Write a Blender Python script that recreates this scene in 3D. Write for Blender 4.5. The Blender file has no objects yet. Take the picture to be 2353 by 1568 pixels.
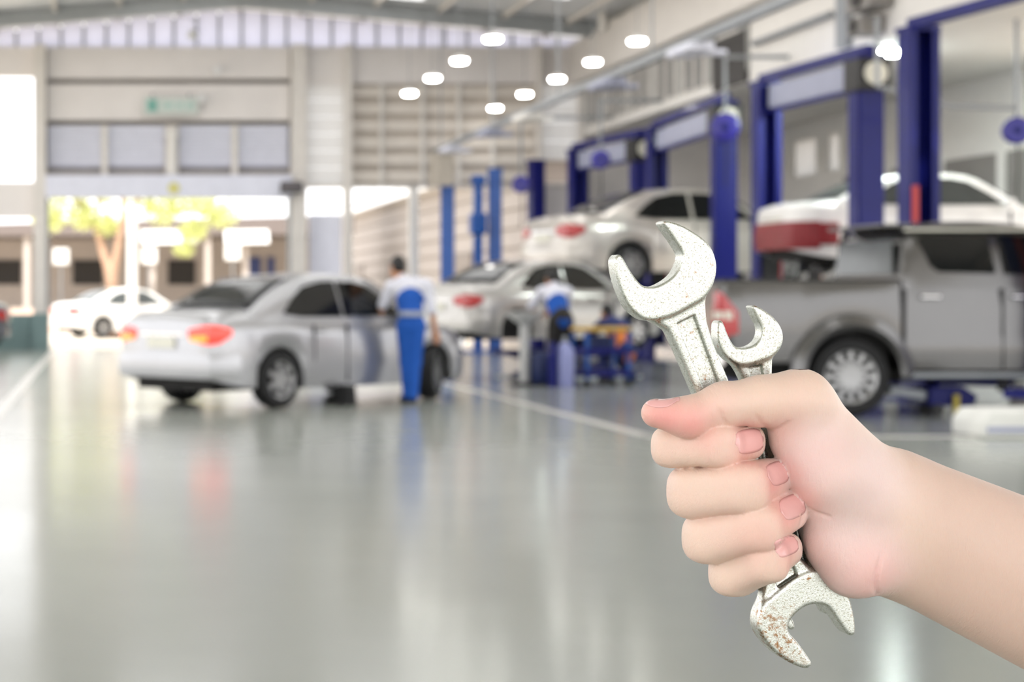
import bpy, math, random
import numpy as np
from mathutils import Vector, Matrix
R = math.radians
random.seed(4)
SC = bpy.context.scene
COL = SC.collection

# ------------------------------------------------------------------ camera, sky, sun, exposure
F_PX, HX, HY, CAMZ = 4000.0, 236.0, 675.0, 1.25      # focal length and vanishing point in pixels of the 2353x1568 frame
HAND_Y = 0.75
cam_d = bpy.data.cameras.new('camera'); cam = bpy.data.objects.new('camera', cam_d); COL.objects.link(cam)
cam.location = (0, 0, CAMZ); cam.rotation_euler = (R(90), 0, 0)
cam_d.sensor_width = 36.0; cam_d.lens = 36.0 * F_PX / 2353
cam_d.shift_x = (1176.5 - HX) / 2353; cam_d.shift_y = -(784 - HY) / 2353
cam_d.clip_start = 0.05; cam_d.clip_end = 400
cam_d.dof.use_dof = True; cam_d.dof.focus_distance = HAND_Y - 0.006
cam_d.dof.aperture_fstop = 15.0
SC.camera = cam
wd = bpy.data.worlds.new('world'); SC.world = wd; wd.use_nodes = True
bg = wd.node_tree.nodes['Background']; bg.inputs[0].default_value = (0.985, 0.985, 1.0, 1); bg.inputs[1].default_value = 2.35
sun_d = bpy.data.lights.new('sun', 'SUN'); sun_d.energy = 4.5; sun_d.angle = R(2); sun_d.color = (1, 0.97, 0.92)
sun = bpy.data.objects.new('sun', sun_d); COL.objects.link(sun); sun.rotation_euler = (R(34), 0, R(-14))
SC.view_settings.view_transform = 'Standard'; SC.view_settings.look = 'None'
SC.view_settings.gamma = 1; SC.view_settings.use_curve_mapping = False
SC.view_settings.exposure = 0.12
SC.cycles.max_bounces = 6; SC.cycles.diffuse_bounces = 3; SC.cycles.glossy_bounces = 3; SC.cycles.transmission_bounces = 3; SC.cycles.transparent_max_bounces = 4
SC.cycles.adaptive_threshold = 0.03; SC.cycles.caustics_reflective = False; SC.cycles.caustics_refractive = False

# ------------------------------------------------------------------ helpers
def W(px, py, Y):
    return Vector(((px - HX) * Y / F_PX, Y, CAMZ - (py - HY) * Y / F_PX))
def lin(c):
    o = []
    for v in c:
        v = v / 255.0
        o.append(v / 12.92 if v <= 0.04045 else ((v + 0.055) / 1.055) ** 2.4)
    return o
MATS = {}
def mat(name, col, rough=0.5, metal=0.0, var=0.05, scale=5.0, coat=0.0, emit=0.0, bump=0.0, bscale=40.0, spec=0.5, stretch=(1, 1, 1)):
    if name in MATS: return MATS[name]
    m = bpy.data.materials.new(name); m.use_nodes = True; nt = m.node_tree; b = nt.nodes['Principled BSDF']
    l = lin(col)
    tc = nt.nodes.new('ShaderNodeTexCoord'); mp = nt.nodes.new('ShaderNodeMapping'); mp.inputs['Scale'].default_value = stretch
    nz = nt.nodes.new('ShaderNodeTexNoise'); nz.inputs['Scale'].default_value = scale; nz.inputs['Detail'].default_value = 4
    cr = nt.nodes.new('ShaderNodeValToRGB')
    cr.color_ramp.elements[0].position = 0.3; cr.color_ramp.elements[1].position = 0.7
    cr.color_ramp.elements[0].color = [max(0, x * (1 - var)) for x in l] + [1]
    cr.color_ramp.elements[1].color = [min(1, x * (1 + var)) for x in l] + [1]
    nt.links.new(tc.outputs['Object'], mp.inputs[0]); nt.links.new(mp.outputs[0], nz.inputs['Vector'])
    nt.links.new(nz.outputs['Fac'], cr.inputs[0]); nt.links.new(cr.outputs[0], b.inputs['Base Color'])
    b.inputs['Roughness'].default_value = rough; b.inputs['Metallic'].default_value = metal
    b.inputs['Coat Weight'].default_value = coat; b.inputs['Coat Roughness'].default_value = 0.08
    b.inputs['Specular IOR Level'].default_value = spec
    if emit:
        b.inputs['Emission Color'].default_value = l + [1]; b.inputs['Emission Strength'].default_value = emit
    if bump:
        n2 = nt.nodes.new('ShaderNodeTexNoise'); n2.inputs['Scale'].default_value = bscale
        bp = nt.nodes.new('ShaderNodeBump'); bp.inputs['Strength'].default_value = bump; bp.inputs['Distance'].default_value = 0.01
        nt.links.new(mp.outputs[0], n2.inputs['Vector']); nt.links.new(n2.outputs['Fac'], bp.inputs['Height']); nt.links.new(bp.outputs[0], b.inputs['Normal'])
    MATS[name] = m
    return m
def translucent_mat(name, col, t=0.6):
    m = bpy.data.materials.new(name); m.use_nodes = True; nt = m.node_tree
    out = nt.nodes['Material Output']; nt.nodes.remove(nt.nodes['Principled BSDF'])
    d = nt.nodes.new('ShaderNodeBsdfDiffuse'); tr = nt.nodes.new('ShaderNodeBsdfTranslucent'); mx = nt.nodes.new('ShaderNodeMixShader')
    nz = nt.nodes.new('ShaderNodeTexNoise'); nz.inputs['Scale'].default_value = 2.0
    cr = nt.nodes.new('ShaderNodeValToRGB'); l = lin(col)
    cr.color_ramp.elements[0].color = [x * 0.93 for x in l] + [1]; cr.color_ramp.elements[1].color = l + [1]
    tc = nt.nodes.new('ShaderNodeTexCoord'); nt.links.new(tc.outputs['Object'], nz.inputs['Vector']); nt.links.new(nz.outputs['Fac'], cr.inputs[0])
    nt.links.new(cr.outputs[0], d.inputs[0]); nt.links.new(cr.outputs[0], tr.inputs[0])
    mx.inputs[0].default_value = t; nt.links.new(d.outputs[0], mx.inputs[1]); nt.links.new(tr.outputs[0], mx.inputs[2]); nt.links.new(mx.outputs[0], out.inputs[0])
    return m

def mesh_fast(name, V, Fq):
    me = bpy.data.meshes.new(name)
    V = np.asarray(V, np.float32); Fq = np.asarray(Fq, np.int32)
    me.vertices.add(len(V)); me.vertices.foreach_set('co', V.ravel())
    n = len(Fq); k = Fq.shape[1]
    me.loops.add(n * k); me.loops.foreach_set('vertex_index', Fq.ravel())
    me.polygons.add(n); me.polygons.foreach_set('loop_start', np.arange(0, n * k, k, dtype=np.int32))
    me.polygons.foreach_set('use_smooth', np.ones(n, bool))
    me.update(calc_edges=True); me.validate()
    return me

class MB:
    """collects simple solids and links them as one mesh"""
    def __init__(s): s.v = []; s.f = []
    def add(s, vs, fs):
        o = len(s.v); s.v += [tuple(p) for p in vs]; s.f += [tuple(i + o for i in f) for f in fs]; return s
    def box(s, x0, x1, y0, y1, z0, z1):
        vs = [(x, y, z) for z in (z0, z1) for y in (y0, y1) for x in (x0, x1)]
        return s.add(vs, [(0, 2, 3, 1), (4, 5, 7, 6), (0, 1, 5, 4), (2, 6, 7, 3), (0, 4, 6, 2), (1, 3, 7, 5)])
    def bar(s, a, b, w, h, up=(0, 0, 1)):
        a, b = Vector(a), Vector(b); d = (b - a).normalized(); up = Vector(up)
        if abs(d.dot(up)) > 0.98: up = Vector((0, 1, 0))
        u = d.cross(up).normalized() * (w / 2); v = u.cross(d).normalized() * (h / 2)
        vs = [a - u - v, a + u - v, a + u + v, a - u + v, b - u - v, b + u - v, b + u + v, b - u + v]
        return s.add(vs, [(3, 2, 1, 0), (4, 5, 6, 7), (0, 1, 5, 4), (1, 2, 6, 5), (2, 3, 7, 6), (3, 0, 4, 7)])
    def lathe(s, prof, o, ax, n=24, a0=0.0, a1=360.0):
        o, ax = Vector(o), Vector(ax).normalized(); t = Vector((0, 0, 1)) if abs(ax.z) < 0.9 else Vector((1, 0, 0))
        u = ax.cross(t).normalized(); v = ax.cross(u)
        full = abs(a1 - a0) > 359; m = n if full else n + 1; vs = []; fs = []
        for i in range(m):
            a = R(a0 + (a1 - a0) * i / n); e = u * math.cos(a) + v * math.sin(a)
            for (r, h) in prof: vs.append(o + e * r + ax * h)
        k = len(prof)
        for i in range(n):
            j = (i + 1) % m
            for q in range(k - 1): fs.append((i * k + q, i * k + q + 1, j * k + q + 1, j * k + q))
        return s.add(vs, fs)
    def cyl(s, a, b, r, n=14, r2=None):
        a, b = Vector(a), Vector(b); L = (b - a).length; r2 = r if r2 is None else r2
        return s.lathe([(0, 0), (r, 0), (r2, L), (0, L)], a, b - a, n)
    def tube(s, pts, r, n=8):
        for p, q in zip(pts[:-1], pts[1:]): s.cyl(p, q, r, n)
        return s
    def prism(s, pts, d):
        n = len(pts); d = Vector(d); vs = [Vector(p) for p in pts] + [Vector(p) + d for p in pts]
        return s.add(vs, [tuple(range(n - 1, -1, -1)), tuple(range(n, 2 * n))] + [(i, (i + 1) % n, (i + 1) % n + n, i + n) for i in range(n)])
    def grid(s, rows, closed=False):
        k = len(rows[0]); vs = [p for r in rows for p in r]; fs = []
        for i in range(len(rows) - 1):
            for j in range(k - 1 if not closed else k):
                j2 = (j + 1) % k; fs.append((i * k + j, i * k + j2, (i + 1) * k + j2, (i + 1) * k + j))
        return s.add(vs, fs)
    def mesh(s, name):
        me = bpy.data.meshes.new(name); me.from_pydata(s.v, [], s.f); me.update(); return me
    def build(s, name, m, parent=None, smooth=False, bevel=0.0, solid=0.0, angle=35):
        import bmesh
        me = s.mesh(name); bm = bmesh.new(); bm.from_mesh(me)
        bmesh.ops.remove_doubles(bm, verts=bm.verts, dist=1e-5)
        bmesh.ops.dissolve_degenerate(bm, dist=1e-6, edges=bm.edges)
        bmesh.ops.recalc_face_normals(bm, faces=bm.faces); bm.to_mesh(me); bm.free()
        o = bpy.data.objects.new(name, me); COL.objects.link(o); me.materials.append(m); o.parent = parent
        if solid:
            q = o.modifiers.new('thickness', 'SOLIDIFY'); q.thickness = solid; q.offset = 0
        if bevel:
            q = o.modifiers.new('bevel', 'BEVEL'); q.width = bevel; q.segments = 2; q.limit_method = 'ANGLE'
        if smooth:
            for p in me.polygons: p.use_smooth = True
            me.set_sharp_from_angle(angle=R(angle))
        return o
def box(name, m, x0, x1, y0, y1, z0, z1, parent=None, bevel=0.0):
    return MB().box(x0, x1, y0, y1, z0, z1).build(name, m, parent, bevel=bevel)
def tag(o, label, cat, group=None, kind=None):
    o['label'] = label; o['category'] = cat
    if group: o['group'] = group
    if kind: o['kind'] = kind
    return o
def struct(o, label=None):
    o['kind'] = 'structure'
    if label: o['label'] = label
    return o
def empty(name, loc, rz=0.0, label=None, cat=None, group=None, scale=1.0):
    o = bpy.data.objects.new(name, None); COL.objects.link(o); o.location = loc; o.rotation_euler = (0, 0, rz); o.scale = (scale,) * 3
    o.empty_display_size = 0.1
    if label: tag(o, label, cat, group)
    return o
def inst(me, name, m, parent, loc=(0, 0, 0), rot=(0, 0, 0), smooth=True):
    o = bpy.data.objects.new(name, me); COL.objects.link(o); o.parent = parent; o.location = loc; o.rotation_euler = rot
    return o

# ------------------------------------------------------------------ distance-field modelling (bodies, hand, wrenches)
class Field:
    def __init__(s, xs, ys, zs):
        s.xs, s.ys, s.zs = (np.asarray(a, np.float32) for a in (xs, ys, zs))
        s.F = np.full((len(xs), len(ys), len(zs)), 1.0, np.float32)
    def win(s, lo, hi, mg):
        sl = []; ax = []
        for a, l, h in zip((s.xs, s.ys, s.zs), lo, hi):
            i0 = max(0, int(np.searchsorted(a, l - mg)) - 1); i1 = min(len(a), int(np.searchsorted(a, h + mg)) + 1)
            sl.append(slice(i0, i1)); ax.append(a[i0:i1])
        return tuple(sl), ax[0][:, None, None], ax[1][None, :, None], ax[2][None, None, :]
    def mix(s, sl, d, k):
        a = s.F[sl]
        if k > 0:
            h = np.maximum(k - np.abs(a - d), 0) / k; s.F[sl] = np.minimum(a, d) - h * h * k * 0.25
        else: s.F[sl] = np.minimum(a, d)
    def cap(s, a, b, ra, rb, k=0.0, sq=None, p=2.0):
        a = np.asarray(a, float); b = np.asarray(b, float); r = max(ra, rb)
        sl, X, Y, Z = s.win(np.minimum(a, b) - r, np.maximum(a, b) + r, k + 0.35 * r)
        ba = b - a; L = max(float(ba @ ba), 1e-12)
        px, py, pz = X - a[0], Y - a[1], Z - a[2]
        t = np.clip((px * ba[0] + py * ba[1] + pz * ba[2]) / L, 0, 1)
        q, qz = (1.0, 1.0) if sq is None else (sq if isinstance(sq, tuple) else (sq, 1.0))
        ex, ey, ez = px - t * ba[0], (py - t * ba[1]) / q, (pz - t * ba[2]) / qz
        if p == 2.0: d = np.sqrt(ex * ex + ey * ey + ez * ez)
        else: d = (np.abs(ex) ** p + np.abs(ey) ** p + np.abs(ez) ** p) ** (1 / p)
        d = d - (ra + (rb - ra) * t)
        s.mix(sl, d.astype(np.float32), k)
    def ell(s, c, r, k=0.0):
        c = np.asarray(c, float); r = np.asarray(r, float)
        sl, X, Y, Z = s.win(c - r, c + r, k + 0.3 * r.max())
        k0 = np.sqrt(((X - c[0]) / r[0]) ** 2 + ((Y - c[1]) / r[1]) ** 2 + ((Z - c[2]) / r[2]) ** 2)
        d = (k0 - 1) * r.min()
        s.mix(sl, d.astype(np.float32), k)
    def union(s, o, k):
        s.mix((slice(None),) * 3, o.F, k)
    def sample(s, P):
        out = []
        ii = [np.clip(np.interp(P[:, q], a, np.arange(len(a))), 0, len(a) - 1.001) for q, a in enumerate((s.xs, s.ys, s.zs))]
        i0 = [a.astype(int) for a in ii]; f = [a - b for a, b in zip(ii, i0)]; r = 0
        for dx in (0, 1):
            for dy in (0, 1):
                for dz in (0, 1):
                    w = (f[0] if dx else 1 - f[0]) * (f[1] if dy else 1 - f[1]) * (f[2] if dz else 1 - f[2])
                    r = r + w * s.F[i0[0] + dx, i0[1] + dy, i0[2] + dz]
        return r
    def nets(s, smooth=0, largest=False):
        F = s.F; S = F < 0; c = 0
        for a in (0, 1):
            for b in (0, 1):
                for d in (0, 1):
                    c = c + S[a:F.shape[0] - 1 + a, b:F.shape[1] - 1 + b, d:F.shape[2] - 1 + d].astype(np.int8)
        act = (c > 0) & (c < 8); idx = np.full(act.shape, -1, np.int32); I, J, K = np.nonzero(act); n = len(I); idx[I, J, K] = np.arange(n)
        acc = np.zeros((n, 3)); num = np.zeros(n)
        cs = [(a, b, d) for a in (0, 1) for b in (0, 1) for d in (0, 1)]
        for p in cs:
            for q in cs:
                if sum(q) == sum(p) + 1 and sum(abs(u - v) for u, v in zip(p, q)) == 1:
                    f0 = F[I + p[0], J + p[1], K + p[2]]; f1 = F[I + q[0], J + q[1], K + q[2]]; m = (f0 < 0) != (f1 < 0)
                    t = np.where(m, f0 / np.where(m, f0 - f1, 1), 0)
                    for e in range(3): acc[:, e] += m * (p[e] + t * (q[e] - p[e]))
                    num += m
        P = acc / num[:, None] + np.stack([I, J, K], 1)
        V = np.stack([np.interp(P[:, e], np.arange(len(a)), a) for e, a in enumerate((s.xs, s.ys, s.zs))], 1)
        qs = []
        for e in range(3):
            u, v = ((1, 2), (2, 0), (0, 1))[e]
            s0 = [slice(None)] * 3; s1 = [slice(None)] * 3; s0[e] = slice(0, -1); s1[e] = slice(1, None)
            for w in (u, v): s0[w] = slice(1, -1); s1[w] = slice(1, -1)
            A, B = S[tuple(s0)], S[tuple(s1)]; g = list(np.nonzero(A != B)); fl = A[tuple(g)]
            g[u] = g[u] + 1; g[v] = g[v] + 1
            def cell(du, dv):
                h = [x.copy() for x in g]; h[u] -= du; h[v] -= dv; return idx[h[0], h[1], h[2]]
            q = np.stack([cell(1, 1), cell(0, 1), cell(0, 0), cell(1, 0)], 1); q[~fl] = q[~fl][:, ::-1]; qs.append(q)
        Q = np.concatenate(qs); Q = Q[(Q >= 0).all(1)]
        if largest:
            lab = np.arange(len(V)); E = np.concatenate([Q[:, [e, (e + 1) % 4]] for e in range(4)])
            while True:
                old = lab.copy(); m = np.minimum(lab[E[:, 0]], lab[E[:, 1]]); np.minimum.at(lab, E[:, 0], m); np.minimum.at(lab, E[:, 1], m); lab = lab[lab]; lab = lab[lab]
                if (lab == old).all(): break
            keep = lab == np.bincount(lab).argmax(); Q = Q[keep[Q].all(1)]; re_ = np.cumsum(keep) - 1; Q = re_[Q]; V = V[keep]
        for _ in range(smooth):
            sm = np.zeros_like(V); ct = np.zeros(len(V))
            for e in range(4):
                a, b = Q[:, e], Q[:, (e + 1) % 4]
                for d in range(3): sm[:, d] += np.bincount(a, V[b, d], len(V)) + np.bincount(b, V[a, d], len(V))
                ct += np.bincount(a, minlength=len(V)) + np.bincount(b, minlength=len(V))
            V = 0.5 * V + 0.5 * sm / np.maximum(ct, 1)[:, None]
        return V, Q
# ------------------------------------------------------------------ materials
WHITE = mat('white_paint', (234, 231, 226), 0.6, var=0.03)
BEAM = mat('beam_paint', (224, 219, 213), 0.6, var=0.03)
PANEL = mat('panel_paint', (234, 229, 226), 0.6, var=0.04, scale=1.5)
GAP = mat('shadow_gap_board', (150, 144, 138), 0.8)
LAV = mat('lavender_metal', (226, 228, 242), 0.4, var=0.03)
TEAL = mat('teal_paint', (122, 146, 146), 0.5, var=0.08)
STEEL = mat('grey_steel', (150, 154, 158), 0.45, metal=0.4)
DKSTEEL = mat('dark_steel', (170, 175, 178), 0.5, metal=0.1)
ROOF = mat('roof_sheet', (226, 228, 230), 0.5, metal=0.2, var=0.05)
GREYP = mat('grey_panel', (138, 134, 130), 0.45, var=0.06, scale=2)
DARK = mat('dark_void', (52, 49, 47), 0.6)
BLACK = mat('black_rubber', (22, 22, 23), 0.75, var=0.2)
BLUE = mat('lift_blue', (14, 21, 104), 0.5, coat=0.1, var=0.06, spec=0.3)
BLUE2 = mat('bright_blue', (18, 84, 168), 0.4, coat=0.2, var=0.06)
PURPLE = mat('reel_blue', (44, 38, 140), 0.4, coat=0.3)
GREYB = mat('grey_blue_cover', (160, 164, 186), 0.45, var=0.04)
RED = mat('red_strip', (188, 62, 62), 0.5)
SHEET = translucent_mat('gable_sheet', (240, 241, 252), 0.7)
SKYL = translucent_mat('added_skylight_sheet', (250, 250, 250), 0.8)
PANE = translucent_mat('pane_sheet', (240, 240, 240), 0.5)

def floor_mat(name, col, rough):
    m = mat(name, col, rough, var=0.06, scale=0.5, coat=0.0, spec=0.5); nt = m.node_tree; b = nt.nodes['Principled BSDF']
    nz = nt.nodes.new('ShaderNodeTexNoise'); nz.inputs['Scale'].default_value = 0.9; nz.inputs['Detail'].default_value = 6
    mr = nt.nodes.new('ShaderNodeMapRange'); mr.inputs[3].default_value = rough * 0.75; mr.inputs[4].default_value = rough * 1.35
    tc = nt.nodes['Texture Coordinate']
    nt.links.new(tc.outputs['Object'], nz.inputs['Vector']); nt.links.new(nz.outputs['Fac'], mr.inputs[0]); nt.links.new(mr.outputs[0], b.inputs['Roughness'])
    n2 = nt.nodes.new('ShaderNodeTexNoise'); n2.inputs['Scale'].default_value = 1.6; n2.inputs['Detail'].default_value = 2
    bp = nt.nodes.new('ShaderNodeBump'); bp.inputs['Strength'].default_value = 0.10; bp.inputs['Distance'].default_value = 0.01
    nt.links.new(tc.outputs['Object'], n2.inputs['Vector']); nt.links.new(n2.outputs['Fac'], bp.inputs['Height']); nt.links.new(bp.outputs[0], b.inputs['Normal'])
    return m
FLOOR = floor_mat('epoxy_floor', (164, 168, 160), 0.16)
FLOORB = floor_mat('epoxy_floor_bay', (138, 141, 140), 0.17)
LINE = mat('floor_line_paint', (205, 202, 196), 0.3)
APRON = mat('sunlit_concrete', (216, 204, 188), 0.8, var=0.1, scale=0.6)

YB = 38.5
def bx(px): return (px - HX) * YB / F_PX
def bz(py): return CAMZ - (py - HY) * YB / F_PX
def zr(x): return 7.62 - 0.085 * abs(x - 2.9)

# ------------------------------------------------------------------ ground and floor
struct(box('ground', APRON, -120, 140, -60, 220, -0.3, -0.02), 'sunlit concrete yard outside the workshop')
struct(box('floor', FLOOR, -10, 14.2, -12, 39.0, -0.28, 0.0), 'glossy grey green epoxy workshop floor')
struct(box('floor_bay', FLOORB, 4.8, 14.2, 15.3, 38.4, -0.01, 0.003), 'darker grey epoxy floor of the lift bays')
struct(box('trim_1', LINE, 4.72, 4.84, 15.2, 38.4, -0.01, 0.005), 'off white line painted along the lift bays')
struct(box('trim_2', LINE, 4.72, 14.2, 15.12, 15.28, -0.01, 0.005), 'off white line painted across the front of the lift bays')
struct(box('trim_3', LINE, -1.15, -1.02, -4, 38.4, -0.01, 0.005), 'pale line painted on the floor toward the roller door')

# ------------------------------------------------------------------ roof
XL, XRR = -9.5, 14.4
sky = [(-8.0, -5.5), (-3.4, -1.0), (0.2, 2.6), (4.2, 6.6), (7.6, 9.2)]  # unseen skylights added to let fill light into the hall
roof = MB()
edges = [XL] + [e for s_ in sky for e in s_] + [XRR]
def roof_strip(mb, x0, x1, y0, y1):
    cuts = [x0] + ([2.9] if x0 < 2.9 < x1 else []) + [x1]
    for a, b in zip(cuts[:-1], cuts[1:]):
        mb.prism([(a, y0, zr(a)), (b, y0, zr(b)), (b, y0, zr(b) + 0.06), (a, y0, zr(a) + 0.06)], (0, y1 - y0, 0))
for i in range(0, len(edges), 2): roof_strip(roof, edges[i], edges[i + 1], -9, 39.2)
for a, b in sky: roof_strip(roof, a, b, 35.9 if 0 < a < 5 else 34.4, 39.2); roof_strip(roof, a, b, -9, 9.0)
ceil = struct(roof.build('ceiling', ROOF), 'grey metal sheet roof with purlins and rafters')
for a, b in sky:
    for y in (9, 17.5, 26):
        m_ = MB(); roof_strip(m_, a + 0.02, b - 0.02, y + 0.03, y + (8.4 if y < 20 else 9.85 if 0 < a < 5 else 8.35)); m_.build('added_skylight', SKYL, ceil)
for y in (36.7, 30.0, 23.0, 16.0, 9.0, 2.0, -5.0):
    m_ = MB()
    for a, b in ((XL, 2.9), (2.9, XRR)):
        m_.bar((a, y, zr(a) - 0.30), (b, y, zr(b) - 0.30), 0.22, 0.05); m_.bar((a, y, zr(a) - 0.05), (b, y, zr(b) - 0.05), 0.22, 0.05)
        m_.bar((a, y, zr(a) - 0.175), (b, y, zr(b) - 0.175), 0.05, 0.24)
    m_.build('rafter', DKSTEEL, ceil)
for x in np.arange(XL + 0.4, XRR, 1.35):
    box('purlin', BEAM, x - 0.04, x + 0.04, -9, 39.0, zr(x) - 0.11, zr(x) - 0.005, ceil)

# ------------------------------------------------------------------ back wall
wb = MB()
wb.box(-9.5, bx(78), YB, YB + 0.25, bz(175), bz(107)); wb.box(bx(702), bx(1335), YB, YB + 0.25, bz(192), bz(107))
wb.box(bx(1335), 14.2, YB, YB + 0.25, 0, bz(107))
wall = struct(wb.build('wall_back', PANEL), 'white painted end wall with roller door and louvred panels')
box('shadow_gap_board', GAP, bx(106), bx(668), YB + 0.2, YB + 0.3, bz(405), bz(107), wall)  # grey board colour paints the shadow lines between the lintel panels
for a, b in ((107, 181), (193, 276)): box('lintel_panel', PANEL, bx(108), bx(666), YB, YB + 0.2, bz(b), bz(a), wall, 0.01)
for a, b in ((78, 106), (668, 702), (791, 806), (1232, 1241), (1328, 1338), (-700, -672)):
    box('pillar', BEAM, bx(a), bx(b), YB - 0.25, YB + 0.3, 0, bz(105), wall, 0.01)
box('plinth', TEAL, bx(76), bx(113), YB - 0.3, YB + 0.32, 0, bz(720), wall)
box('low_wall', TEAL, bx(-672), bx(76), YB - 0.05, YB + 0.25, 0, bz(722), wall)
box('lintel_panel', PANEL, bx(-672), bx(78), YB, YB + 0.2, bz(500), bz(418), wall)
# gable sheets
x = -9.4
while x < bx(1500):
    w_ = 0.46
    t0, t1 = zr(x) - 0.06, zr(x + w_) - 0.06
    MB().prism([(x, YB + 0.1, bz(110)), (x + w_, YB + 0.1, bz(110)), (x + w_, YB + 0.1, t1), (x, YB + 0.1, t0)], (0, 0.03, 0)).build('gable_sheet', SHEET, wall)
    box('gable_stud', STEEL, x + w_, x + w_ + 0.04, YB + 0.06, YB + 0.14, bz(110), zr(x) - 0.1, wall)
    x += w_ + 0.04
# louvred planks
PLK = mat('plank_paint', (226, 218, 208), 0.6, var=0.04)
box('plank_shadow_board', mat('plank_shadow_board', (196, 186, 174), 0.8), bx(806), bx(1232), YB + 0.16, YB + 0.2, bz(430), bz(192), wall)  # board coloured darker to paint the shadow gaps between planks
for k in range(6):
    t, b = 198 + k * 39, 198 + k * 39 + 24
    for a, c in ((807, 874), (880, 968), (974, 1052), (1058, 1130), (1136, 1231)):
        MB().prism([(bx(a), YB + 0.08, bz(b)), (bx(a), YB + 0.12, bz(b)), (bx(a), YB + 0.15, bz(t)), (bx(a), YB + 0.11, bz(t))], (bx(c) - bx(a), 0, 0)).build('plank', PLK, wall)
for p in (877, 971, 1055, 1133): box('mullion', WHITE, bx(p - 3), bx(p + 3), YB - 0.02, YB + 0.16, bz(430), bz(192), wall)
box('sill_beam', BEAM, bx(702), bx(1335), YB - 0.05, YB + 0.2, bz(432), bz(424), wall)
box('post', WHITE, bx(941), bx(961), YB - 0.05, YB + 0.15, 0, bz(430), wall)
box('door_panel', LAV, bx(712), bx(786), YB + 0.1, YB + 0.16, 0, bz(492), wall)
box('low_panel', PANEL, bx(1241), bx(1328), YB, YB + 0.1, 0, bz(420), wall)
# glazing of the two white strips
w2 = struct(box('window_2', WHITE, bx(702), bx(706), YB - 0.02, YB + 0.1, bz(430), bz(190)), 'tall strip of white translucent panes beside the roller door')
for k in range(6): box('pane', PANE, bx(707), bx(790), YB + 0.03, YB + 0.06, bz(191 + k * 39 + 38), bz(191 + k * 39), w2)
w3 = struct(box('window_3', WHITE, bx(1239), bx(1243), YB - 0.02, YB + 0.1, bz(372), bz(192)), 'tall strip of white translucent panes at the corner')
for k in range(4): box('pane', PANE, bx(1244), bx(1327), YB + 0.03, YB + 0.06, bz(193 + k * 44 + 43), bz(193 + k * 44), w3)
# louvre window above the shutter
w1 = struct(box('window_1', mat('louvre_back', (196, 198, 212), 0.6), bx(108), bx(666), YB + 0.14, YB + 0.18, bz(386), bz(288)), 'band of lavender louvre slats above the roller door')
for a, b in ((112, 233), (247, 378), (412, 532), (546, 662)):
    for k in range(5):
        t = 290 + k * 18
        MB().prism([(bx(a), YB + 0.06, bz(t + 14)), (bx(a), YB + 0.09, bz(t + 15)), (bx(a), YB + 0.1, bz(t + 1)), (bx(a), YB + 0.07, bz(t))], (bx(b) - bx(a), 0, 0)).build('slat', LAV, w1)
for a, b in ((233, 247), (380, 410), (532, 546)): box('mullion', BEAM, bx(a), bx(b), YB - 0.06, YB + 0.14, bz(404), bz(288), w1)
MB().cyl((bx(395), YB - 0.12, bz(402)), (bx(395), YB - 0.12, bz(318)), 0.1).lathe([(0.13, 0), (0.16, 0.06), (0.15, 0.15), (0.08, 0.22), (0, 0.24)], (bx(395), YB - 0.12, bz(320)), (0, 0, 1)).build('vent_pipe', WHITE, w1, smooth=True)
# rolled shutter
d1 = struct(MB().box(bx(106), bx(668), YB - 0.35, YB + 0.1, bz(456), bz(404)).build('door_1', LAV, bevel=0.03), 'rolled up grey roller shutter in its long box')
for a in (107, 661): box('guide_rail', STEEL, bx(a), bx(a + 6), YB - 0.1, YB + 0.1, 0, bz(456), d1)
box('shutter_motor', mat('motor_grey', (92, 88, 90), 0.5), bx(640), bx(690), YB - 0.55, YB - 0.3, bz(446), bz(420), d1, 0.03)
MB().cyl((bx(398), YB - 0.36, bz(435)), (bx(398), YB - 0.345, bz(435)), 0.13, 20).build('sticker', mat('yellow_sticker', (214, 208, 130), 0.5), d1)
# hanging sign over the door
sg = empty('hanging_sign', (bx(392), YB - 0.22, bz(246)), 0, 'pale green white hanging sign above the roller door', 'sign')
MB().box(-0.6, 0.6, -0.03, 0.03, -0.19, 0.19).build('board', mat('sign_face', (206, 214, 208), 0.5), sg, bevel=0.01)
GRN = mat('sign_green', (120, 176, 164), 0.5)
MB().box(-0.52, -0.30, -0.036, -0.03, -0.12, 0.14).build('pictogram', GRN, sg)
for a, b in ((-0.18, 0.05), (0.12, 0.26), (0.32, 0.5)): MB().box(a, b, -0.036, -0.03, -0.05, 0.06).build('lettering', mat('sign_pale_green', (172, 202, 194), 0.5), sg)
for a in (-0.4, 0.4): MB().cyl((a, 0, 0.19), (a, 0, 0.26), 0.012).box(a - 0.02, a + 0.02, 0, 0.22, 0.24, 0.27).build('bracket', STEEL, sg)

# ------------------------------------------------------------------ right side: gallery above, recessed wall below
XG = 10.6
gl = MB(); gl.box(XG, XG + 0.2, 19.4, YB, 4.72, 6.98); gl.box(XG + 0.2, 14.2, 19.4, YB, 4.72, 4.86)
gal = struct(gl.build('wall_gallery', WHITE), 'white gallery wall overhanging the lift bays')
box('fascia', BEAM, XG - 0.3, XG, 19.4, YB, 5.86, 6.76, gal, 0.02)
GLS = mat('gallery_glass', (120, 120, 118), 0.3, var=0.1)
y = 28.5
k = 0
while y < 38.0:
    if not (28.6 < y < 29.9): box('window_pane', GLS if k % 3 else mat('gallery_glass_pale', (164, 164, 160), 0.3), XG - 0.05, XG, y, y + 0.41, 4.93, 5.84, gal)
    if not (28.3 < y < 29.6): box('window_bar', BEAM, XG - 0.07, XG, y + 0.43, y + 0.51, 4.9, 5.84, gal)
    y += 0.52; k += 1
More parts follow.
